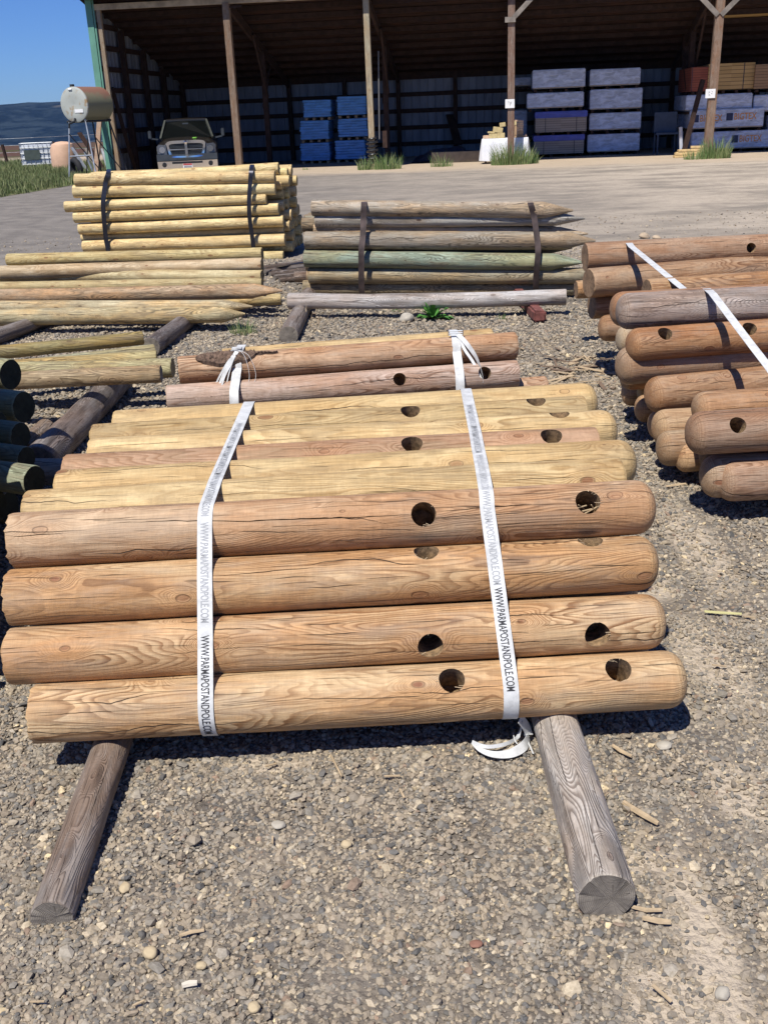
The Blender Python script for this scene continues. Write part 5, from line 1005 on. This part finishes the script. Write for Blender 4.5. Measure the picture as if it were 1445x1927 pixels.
p = T(459, 628, z=0); clump(p.x, p.y, .11, .08, .16, 260, 'bright green tuft of fine grass beside the low left pile', seed=9, w=.004)
p = T(943, 603, z=0); clump(p.x, p.y, .05, .05, .07, 60, 'tiny green sprout right of the whitish stone', seed=10, w=.005)
p = T(745, 586, z=0); clump(p.x, p.y, .04, .04, .08, 50, 'small green sprout left of the leafy weed', seed=12, w=.008)
p = T(990, 590, z=0); clump(p.x, p.y, .10, .05, .06, 90, 'thin grass beside the red painted timber', seed=13, w=.005)
p = T(570, 612, z=0); o_ = clump(p.x, p.y, .22, .14, .22, 60, 'dry straw tuft beside the skid log of the green bundle', seed=14, w=.006, lean=1.4, m=LIT)
p = T(940, 655, z=0); clump(p.x+.1, p.y, .3, .12, .05, 160, 'matted dry grass behind the right end of the second bundle', seed=15, w=.004, lean=2.5, m=simple('dead_grass', (.22, .15, .09), .9))
def weed(px, py, s, lab):
    p = T(px, py, z=0); mb = MB(); n = 34
    for i in range(n):
        a_ = rng.uniform(0, 2*pi); l = s*rng.uniform(.5, 1); el = rng.uniform(.15, 1.15); d = Vector((cos(a_)*cos(el), sin(a_)*cos(el), sin(el))); sd = Vector((-sin(a_), cos(a_), 0)); q = []
        w = l*.2; b0 = p + Vector((0, 0, .005)); pts = [b0, b0+d*l*.35+sd*w*.5, b0+d*l*.55+sd*w, b0+d*l*.62+sd*w*.4, b0+d*l*.8+sd*w*.7, b0+d*l-Vector((0, 0, l*.15)), b0+d*l*.8-sd*w*.7, b0+d*l*.62-sd*w*.4, b0+d*l*.55-sd*w, b0+d*l*.35-sd*w*.5]
        mb.add(pts, [tuple(range(10))])
    return tag(mb.build('leafy_weed', simple('bright_leaf_green', (.055, .17, .03), .5, nsc=30, var=.35)), lab, 'weed')
weed(815, 601, .19, 'bright green leafy weed in front of the whitish grey log')
# meadow strip beyond the yard on the left
m, t, b = mat('meadow_ground'); g = NG(t); P = g.n('ShaderNodeTexCoord').outputs['Object']; f = g.noise(P, 1.2, 5, .65)
g.set(b.inputs['Base Color'], g.mix(g.ss(f, .35, .65), (.07, .09, .03), (.16, .15, .075))); b.inputs['Roughness'].default_value = .95
e0 = [(-40, 22.5), (-13, 24.0), (-9.2, 25.6), (-8.8, 27.8), (-8.35, 30.5), (-8.3, 33), (-8.2, 41.5), (-14, 47), (-20, 55), (-60, 58)]
md = MB().add([(x, y, .006) for x, y in e0], [tuple(range(len(e0)))]).build('meadow', m); tag(md, kind='structure')
def inpoly(x, y):
    c_ = False; n = len(e0)
    for i in range(n):
        (x1, y1), (x2, y2) = e0[i], e0[(i+1) % n]
        if (y1 > y) != (y2 > y) and x < (x2-x1)*(y-y1)/(y2-y1)+x1: c_ = not c_
    return c_
r_ = np.random.default_rng(5); ps = []; hs = []
while len(ps) < 52000:
    y = r_.uniform(24, 50); x = r_.uniform(-.46*y-1.5, -7.6)
    nz = noise.noise(Vector((x*.5, y*.5, 0))) + .4*noise.noise(Vector((x*1.7, y*1.7, 4)))
    if inpoly(x + .3*noise.noise(Vector((x*2, y*2, 9))), y) and r_.random() < .55+nz: ps.append((x, y, 0)); hs.append((.10+.22*r_.random()+.15*max(0, nz))*(1 if y > 28 else .45))
o_ = blades('meadow_grass', ps, np.array(hs), .022, G_DR, .5, 3); tag(o_, 'green meadow grass beyond the yard at the left edge', 'grass', kind='stuff')
# a strip of scrub at the far side
# ---------------------------------------------------------------- things in the meadow
M_GP = simple('galvanised_pipe', (.42, .44, .46), .45, metal=.6, var=.2); M_BP = simple('black_iron', (.03, .032, .035), .6)
m, t, b = mat('rusty_painted_tank'); g = NG(t); P = g.n('ShaderNodeTexCoord').outputs['Object']; s_ = g.n('ShaderNodeSeparateXYZ'); g.set(s_.inputs[0], P)
f = g.noise(P, 3.5, 5, .65); c = g.mix(g.ss(f, .52, .68), (.40, .42, .38), (.30, .20, .10)); side = g.ss(s_.outputs[1], .02, .06)
c2 = g.mix(g.ss(g.math('MULTIPLY_ADD', f, .5, s_.outputs[2]), .35, .6), (.19, .19, .12), (.22, .11, .075)); g.set(b.inputs['Base Color'], g.mix(side, c, c2)); b.inputs['Roughness'].default_value = .6; M_TK = m
tkc = T(140, 197, Y=31.0); tkr = .475; tyaw = radians(-24); tank = empty('fuel_tank', tkc, tyaw); tag(tank, 'rusty grey and olive barrel tank lying on the tall pipe stand', 'fuel tank')
prof = [(0, .0), (-.03, .25), (-.02, .42), (.0, .47), (.03, .475), (1.15, .475), (1.18, .45), (1.19, .0)]; vs = []; fs = []; n = 40
for y, r1 in prof: vs += [(cos(2*pi*k/n)*max(r1, .001), y, sin(2*pi*k/n)*max(r1, .001)) for k in range(n)]
for i in range(len(prof)-1): fs += [(i*n+k, i*n+(k+1) % n, (i+1)*n+(k+1) % n, (i+1)*n+k) for k in range(n)]
MB().add(vs, fs).build('barrel', M_TK, tank, smooth=True)
MB().box((.17, -.035, -.17), (.29, .012, .09)).build('sticker', M_PAPER, tank); MB().box((-.02, .05, .49), (.10, .08, .09)).build('filler_cap', M_BP, tank); MB().tube([(0, -.04, -.36), (0, -.08, -.44), (-.2, -.08, -.5), (-.22, -.08, -.62)], .03, 7).build('tap', M_BP, tank)
MB().tube([(-.1, -.03, .4), (.02, -.03, .4)], .03, 6).build('sight_glass', M_PAPER, tank)
std = empty('tank_stand', (tkc.x, tkc.y, 0), tyaw); tag(std, 'tall splayed stand of grey and black pipes carrying the rusty barrel tank', 'stand')
zt = tkc.z-.47
def pipe(a, c_, m, nm, r_=.022): MB().tube([a, c_], r_, 8).build(nm, m, std)
pipe((-.30, .05, zt+.02), (-.36, -.25, 0), M_GP, 'leg'); pipe((.28, .05, zt+.08), (.62, -.2, 0), M_GP, 'leg'); pipe((-.30, 1.1, zt), (-.42, 1.35, 0), M_BP, 'leg'); pipe((.30, 1.1, zt), (.60, 1.35, 0), M_BP, 'leg')
pipe((-.36, .05, zt+.03), (.36, .05, zt+.03), M_BP, 'rail', .03); pipe((-.36, 1.1, zt+.03), (.36, 1.1, zt+.03), M_BP, 'rail', .03); pipe((-.33, .05, zt+.02), (-.33, 1.1, zt+.02), M_BP, 'rail', .03); pipe((.33, .05, zt+.02), (.33, 1.1, zt+.02), M_BP, 'rail', .03)
pipe((-.34, -.10, .74), (.45, -.08, .76), M_GP, 'crossbar'); pipe((-.3, -.03, zt-.3), (.1, .9, .1), M_BP, 'brace', .016); pipe((.36, .0, zt-.3), (-.25, .4, .1), M_BP, 'brace', .016); pipe((-.3, 1.1, zt-.4), (.45, 1.2, .3), M_BP, 'brace', .016)
# tyre, pink tank, planks, tote, fence
bm = bmesh.new(); 
ty = []; 
for i in range(32):
    for k in range(10):
        A1 = 2*pi*i/32; B1 = 2*pi*k/10; rr = .26+.085*cos(B1); ty.append((rr*cos(A1), .09*sin(B1), rr*sin(A1)))
o_ = MB().add(ty, [(i*10+k, ((i+1) % 32)*10+k, ((i+1) % 32)*10+(k+1) % 10, i*10+(k+1) % 10) for i in range(32) for k in range(10)]).build('tyre', simple('tyre_rubber', (.018, .018, .02), .8), smooth=True, loc=T(146, 326, Y=32.2)); o_.location.z = .34; o_.rotation_euler = (.15, 0, -.9); tag(o_, 'old black tyre leaning under the tank stand', 'tyre')
pk = simple('peach_plastic', (.62, .40, .27), .6, var=.06); c_ = T(124, 318, Y=39.0); prof = [(0, .0), (0, .42), (.25, .46), (.75, .45), (.95, .38), (1.03, .2), (1.05, .0)]; vs = []
for z, r1 in prof: vs += [(cos(2*pi*k/24)*max(.001, r1), sin(2*pi*k/24)*max(.001, r1), z) for k in range(24)]
o_ = MB().add(vs, [(i*24+k, i*24+(k+1) % 24, (i+1)*24+(k+1) % 24, (i+1)*24+k) for i in range(6) for k in range(24)]).build('plastic_tank', pk, smooth=True, loc=(c_.x, c_.y, 0)); tag(o_, 'rounded peach coloured plastic tank in the grass behind the tank stand', 'plastic tank')
PG = 'timbers leaning by the shed corner'
for (a_, c2_, w, h, m_, lab) in [((180, 330, 32.4), (189, 208, 33.4), .14, .06, M_PW, 'tall brown post leaning on the green shed corner'), ((199, 312, 35), (150, 250, 35.6), .16, .05, M_DW, 'brown plank slanting down to the right behind the tank stand'),
        ((176, 310, 34.5), (160, 285, 34.6), .06, .05, M_GP, 'short grey pipe slanting behind the tank stand'), ((205, 318, 34.4), (192, 280, 34.9), .07, .05, M_GP, 'grey rail leaning close to the green shed corner'), ((168, 318, 35.4), (136, 278, 36), .08, .05, M_GP, 'weathered grey board behind the tyre'), ((186, 316, 35.8), (162, 280, 36.4), .09, .04, M_BR, 'pale weathered board beside the slanting brown plank')]:
    a1 = T(a_[0], a_[1], Y=a_[2]); a1.z = max(0, min(.05, a1.z)); o_ = MB().bar(a1, T(c2_[0], c2_[1], Y=c2_[2]), w, h).build('leaning_timber', m_); o_.color = (.28, .2, .14, 1); tag(o_, lab, 'timber', PG)
c_ = T(80, 317, Y=42.5); tot = empty('water_tote', (c_.x-.1, c_.y, 0), radians(14)); tag(tot, 'square white plastic tote in a grey wire cage standing in the meadow', 'tote')
MB().box((0, 0, .52), (1.16, .98, .78)).build('bottle', simple('white_tote_plastic', (.62, .65, .68), .4, var=.06), tot, bevel=.05, smooth=True)
b_ = MB()
for i in range(8): x = -.6+i*1.2/7; b_.tube([(x, -.52, .12), (x, -.52, .98)], .012, 5); b_.tube([(x, .52, .12), (x, .52, .98)], .012, 5)
for i in range(7): y = -.52+i*1.04/6; b_.tube([(.6, y, .12), (.6, y, .98)], .012, 5); b_.tube([(-.6, y, .12), (-.6, y, .98)], .012, 5)
for z in (.2, .42, .62, .82, .98): b_.tube([(-.6, -.52, z), (.6, -.52, z), (.6, .52, z), (-.6, .52, z), (-.6, -.52, z)], .013, 5)
b_.build('cage', M_GP, tot); MB().box((-.17, -.54, .56), (.58, .015, .36)).build('plate', simple('dull_green_plate', (.07, .09, .08), .6), tot)
b_ = MB(); [b_.box((0, y, .05), (1.2, .1, .1)) for y in (-.45, 0, .45)]; b_.build('pallet', M_BP, tot)
FG = 'fence posts beyond the meadow'
for i, (xb, yb_, xt, yt, Y) in enumerate([(17, 315, 5, 272, 46), (68, 282, 66, 271, 60), (107, 295, 101, 266, 50), (-20, 300, -20, 262, 58)]):
    a1 = T(xb, yb_, Y=Y); h = T(xt, yt, Y=Y); a1.z = 0; o_ = MB().tube([a1, h], .07 if i == 0 else .05, 7).build('fence_stake', M_DW); tag(o_, ['leaning dark fence stake at the left photo edge', 'small dark fence stake above the white tote', 'thin dark stake behind the right corner of the tote', 'fence stake just outside the left edge'][i], 'fence post', FG)
b_ = MB()
for k, dz in enumerate((.5, .8, 1.1)): b_.tube([(-40, 56, dz), (-24, 51, dz), (-19.7, 48.5, dz), (-15.5, 50, dz), (-9, 60, dz)], .008, 4)
tag(b_.build('fence_wire', M_GP), 'thin wire fence strands crossing the meadow behind the tote', 'wire fence')
# ---------------------------------------------------------------- pickup truck
PT = simple('dark_brown_car_paint', (.022, .018, .015), .22, var=.08, spec=.7); PT2 = simple('grey_blue_bumper_cover', (.045, .052, .058), .4); CHR = simple('chrome', (.75, .75, .77), .12, metal=1, var=.02); GLS = simple('dark_glass', (.004, .005, .005), .2, spec=.22); LMP = simple('headlamp_glass', (.07, .07, .065), .12, spec=.9, var=.1); BLK = simple('black_plastic', (.02, .02, .02), .5); RUB = bpy.data.materials['tyre_rubber']
fc = T(353, 300, Y=32.2); trk = empty('pickup_truck', (fc.x, 32.2, -.07), radians(7.5)); tag(trk, 'dark brown pickup truck with a chrome crossbar grille parked in the shed', 'pickup truck')
trk.scale = (.90,)*3
def loft(secs, name, m, parent, smooth=True, cap=True):
    """secs: list of closed outlines (same count)"""
    b_ = MB(); n = len(secs[0]); vs = [p for s in secs for p in s]; fs = [(i*n+k, i*n+(k+1) % n, (i+1)*n+(k+1) % n, (i+1)*n+k) for i in range(len(secs)-1) for k in range(n)]
    if cap: fs += [tuple(range(n))[::-1], tuple(range((len(secs)-1)*n, len(secs)*n))]
    o_ = b_.add(vs, fs).build(name, m, parent, smooth=smooth); return o_
def sec(y, wb, wt, z0, z1, zs, crown=.03):
    """body section at y: bottom half width wb, shoulder at zs, top half width wt, top z1"""
    half = [(wb, z0), (wb+.01, (z0+zs)/2), (wb, zs), (wt+.04, z1-.05), (wt, z1-.01), (wt*.5, z1+crown*.8), (0, z1+crown)]
    pts = half + [(-x, z) for x, z in half[:-1]][::-1]; return [(x, y, z) for x, z in pts]
body = loft([sec(.10, .93, .62, .62, 1.06, .90), sec(.16, .98, .66, .55, 1.16, .95, .04), sec(.5, 1.0, .70, .5, 1.21, 1.0, .05), sec(1.3, 1.0, .74, .45, 1.27, 1.06, .05), sec(1.55, 1.0, .80, .42, 1.28, 1.1, .03), sec(3.6, 1.0, .92, .42, 1.30, 1.12, .0), sec(5.6, .99, .93, .5, 1.36, 1.12, .0)], 'body', PT, trk)
def cabsec(y, w0, w1, z0, z1): return [(w0, y, z0), (w1+.02, y, z0+(z1-z0)*.85), (w1-.06, y, z1), (0, y, z1+.025), (-w1+.06, y, z1), (-w1-.02, y, z0+(z1-z0)*.85), (-w0, y, z0)]
loft([cabsec(2.05, .88, .70, 1.25, 1.84), cabsec(2.5, .90, .74, 1.25, 1.90), cabsec(3.5, .90, .74, 1.25, 1.90), cabsec(3.85, .88, .70, 1.25, 1.84)], 'cab', PT, trk)
ws = [(-.84, 1.42, 1.28), (.84, 1.42, 1.28), (.68, 2.04, 1.80), (0, 2.0, 1.83), (-.68, 2.04, 1.80)]; MB().add(ws+[(x, y+.3, z-.02) for x, y, z in ws], [(0, 1, 2, 3, 4), (9, 8, 7, 6, 5)]+[(i, 5+i, 5+(i+1) % 5, (i+1) % 5) for i in range(5)]).build('windscreen', GLS, trk)
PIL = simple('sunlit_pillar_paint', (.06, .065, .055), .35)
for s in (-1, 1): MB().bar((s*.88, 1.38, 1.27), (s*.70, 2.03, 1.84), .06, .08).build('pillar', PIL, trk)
MB().bar((-.70, 2.03, 1.855), (.70, 2.03, 1.855), .06, .05).build('roof_edge', PT, trk)
gl = []; n = 24
def rr(w0, w1, z0, z1, y, k=24, e=.35):
    out = []
    for i in range(k):
        a_ = 2*pi*i/k; cx = abs(cos(a_))**e*(1 if cos(a_) > 0 else -1); cz = abs(sin(a_))**e*(1 if sin(a_) > 0 else -1); w = w0+(w1-w0)*(cz+1)/2; out.append((cx*w, y+.05*abs(cx)**3, (z0+z1)/2+cz*(z1-z0)/2))
    return out
loft([rr(.53, .63, .71, 1.19, .0), rr(.53, .63, .71, 1.19, .2)], 'grille', BLK, trk)
g1 = bpy.data.objects['grille']; o1 = rr(.56, .67, .69, 1.23, -.03); i1 = rr(.485, .59, .745, 1.135, -.03); b_ = MB(); b_.add(o1+i1+[(x, y+.1, z) for x, y, z in o1], [(k, (k+1) % 24, 24+(k+1) % 24, 24+k) for k in range(24)]+[(k, 48+k, 48+(k+1) % 24, (k+1) % 24) for k in range(24)]); b_.build('grille_surround', CHR, g1, smooth=True)
MB().box((0, -.02, .95), (.085, .04, .42)).box((-.3, -.01, .95), (.54, .03, .035)).box((.3, -.01, .95), (.54, .03, .035)).build('crossbar', CHR, g1, bevel=.008)
b_ = MB(); [b_.box((s*.3, .01, z), (.50, .01, .016)) for s in (-1, 1) for z in (.80, .84, .88, 1.01, 1.05, 1.09)]; b_.build('bars', PT2, g1)
MB().tube([(0, -.03, 1.12), (0, -.05, 1.17), (0, -.02, 1.21)], [.05, .06, .035], 8).build('badge', CHR, g1)
for s in (-1, 1):
    h_ = MB().add([(s*.64, .0, .80), (s*.96, .10, .83), (s*.97, .16, 1.06), (s*.90, .14, 1.12), (s*.66, .03, 1.10)]+[(s*.64, .25, .80), (s*.94, .25, .83), (s*.95, .25, 1.06), (s*.90, .25, 1.12), (s*.66, .25, 1.10)], [(0, 1, 2, 3, 4), (5, 9, 8, 7, 6)]+[(i, 5+i, 5+(i+1) % 5, (i+1) % 5) for i in range(5)]).build('headlamp', LMP, trk)
    MB().tube([(s*.79, .02, .95), (s*.79, .06, .95)], .10, 14).build('bulb_reflector', CHR, h_)
b_ = MB(); sg = []
for y0, z0, z1, w in ((0, .60, .80, .97),):
    o1 = [(-w, .22, z0), (-w, .22, z1), (w, .22, z1), (w, .22, z0)]
loft([[(x, .0+.16*abs(x/1.0)**3-.06, z) for x, z in ((-1+.125*i, .60) for i in range(17))] + [(x, .0+.16*abs(x)**3-.05, z) for x, z in ((1-.125*i, .80) for i in range(17))], [(x, .3, z) for x, z in ((-1+.125*i, .60) for i in range(17))]+[(x, .3, z) for x, z in ((1-.125*i, .80) for i in range(17))]], 'bumper_cover', PT2, trk)
bp = loft([[(x*.98, .0+.16*abs(x)**3-.10, z) for x, z in ((-1+.125*i, .36) for i in range(17))] + [(x*.99, .0+.16*abs(x)**3-.13, z) for x, z in ((1-.125*i, .59) for i in range(17))], [(x*.96, .25, z) for x, z in ((-1+.125*i, .38) for i in range(17))]+[(x*.96, .25, z) for x, z in ((1-.125*i, .58) for i in range(17))]], 'bumper', CHR, trk)
MB().box((0, -.112, .535), (1.0, .03, .06)).build('air_slot', BLK, bp)
for s in (-1, 1): MB().tube([(s*.76, -.09, .48), (s*.76, -.04, .48)], .075, 12).build('fog_lamp', BLK, bp)
pl_ = MB().box((0, -.15, .42), (.31, .012, .17)).build('number_plate', M_PAPER, trk); MB().box((0, -.158, .478), (.29, .004, .05)).build('plate_band', simple('red_plate_band', (.45, .08, .07), .6), pl_); b_ = MB(); [b_.box((-.11+i*.037, -.158, .405), (.022, .004, .06)) for i in range(7)]; b_.build('plate_marks', DK_INK, pl_)
for s in (-1, 1):
    m_ = MB().box((s*1.24, 1.50, 1.42), (.11, .10, .26)).build('mirror', PT2, trk, bevel=.02); MB().bar((s*.98, 1.55, 1.26), (s*1.22, 1.50, 1.30), .05, .05).build('mirror_arm', PT2, m_)
for s in (-1, 1):
    for y in (.95, 4.45):
        w_ = MB().tube([(s*.74, y, .38), (s*.98, y, .38)], .38, 22).build('wheel', RUB, trk, smooth=True); MB().tube([(s*.97, y, .38), (s*.995, y, .38)], .22, 16).build('rim', CHR, w_)
MB().tube([(.28+.07*cos(2*pi*i/5), .62+.07*sin(2*pi*i/5), 1.262) for i in range(2)], .01, 4).build('hood_scratch', PT, trk) if False else None
a_ = MB(); a_.add([(.30+.10*cos(2*pi*i/7)*(.7+.3*(i % 2)), .75+.16*sin(2*pi*i/7), 1.275) for i in range(7)]+[(.30+.10*cos(2*pi*i/7)*(.7+.3*(i % 2)), .75+.16*sin(2*pi*i/7), 1.30) for i in range(7)], [tuple(range(7, 14))]+[(i, (i+1) % 7, 7+(i+1) % 7, 7+i) for i in range(7)]).build('lime_patch', simple('lime_green', (.30, .75, .10), .5), trk)
MB().box((-.02, 1.9, 1.74), (.2, .03, .05)).build('rear_view_mirror', PT2, trk)
# ---------------------------------------------------------------- air
m, t, b = mat('haze_air'); t.nodes.remove(b); pv = t.nodes.new('ShaderNodeVolumePrincipled'); pv.inputs['Color'].default_value = (.45, .68, 1, 1); pv.inputs['Density'].default_value = HAZE; pv.inputs['Anisotropy'].default_value = .2
t.links.new(pv.outputs[0], t.nodes['Material Output'].inputs['Volume'])
o_ = MB().box((0, 1200, 35), (8200, 7000, 175)).build('haze', m); tag(o_, kind='stuff')

for o_ in bpy.data.objects:
    l_ = o_.get('label')
    if l_ and not 4 <= len(str(l_).replace('-', ' ').split()) <= 16: print('LABEL', len(l_.split()), l_)
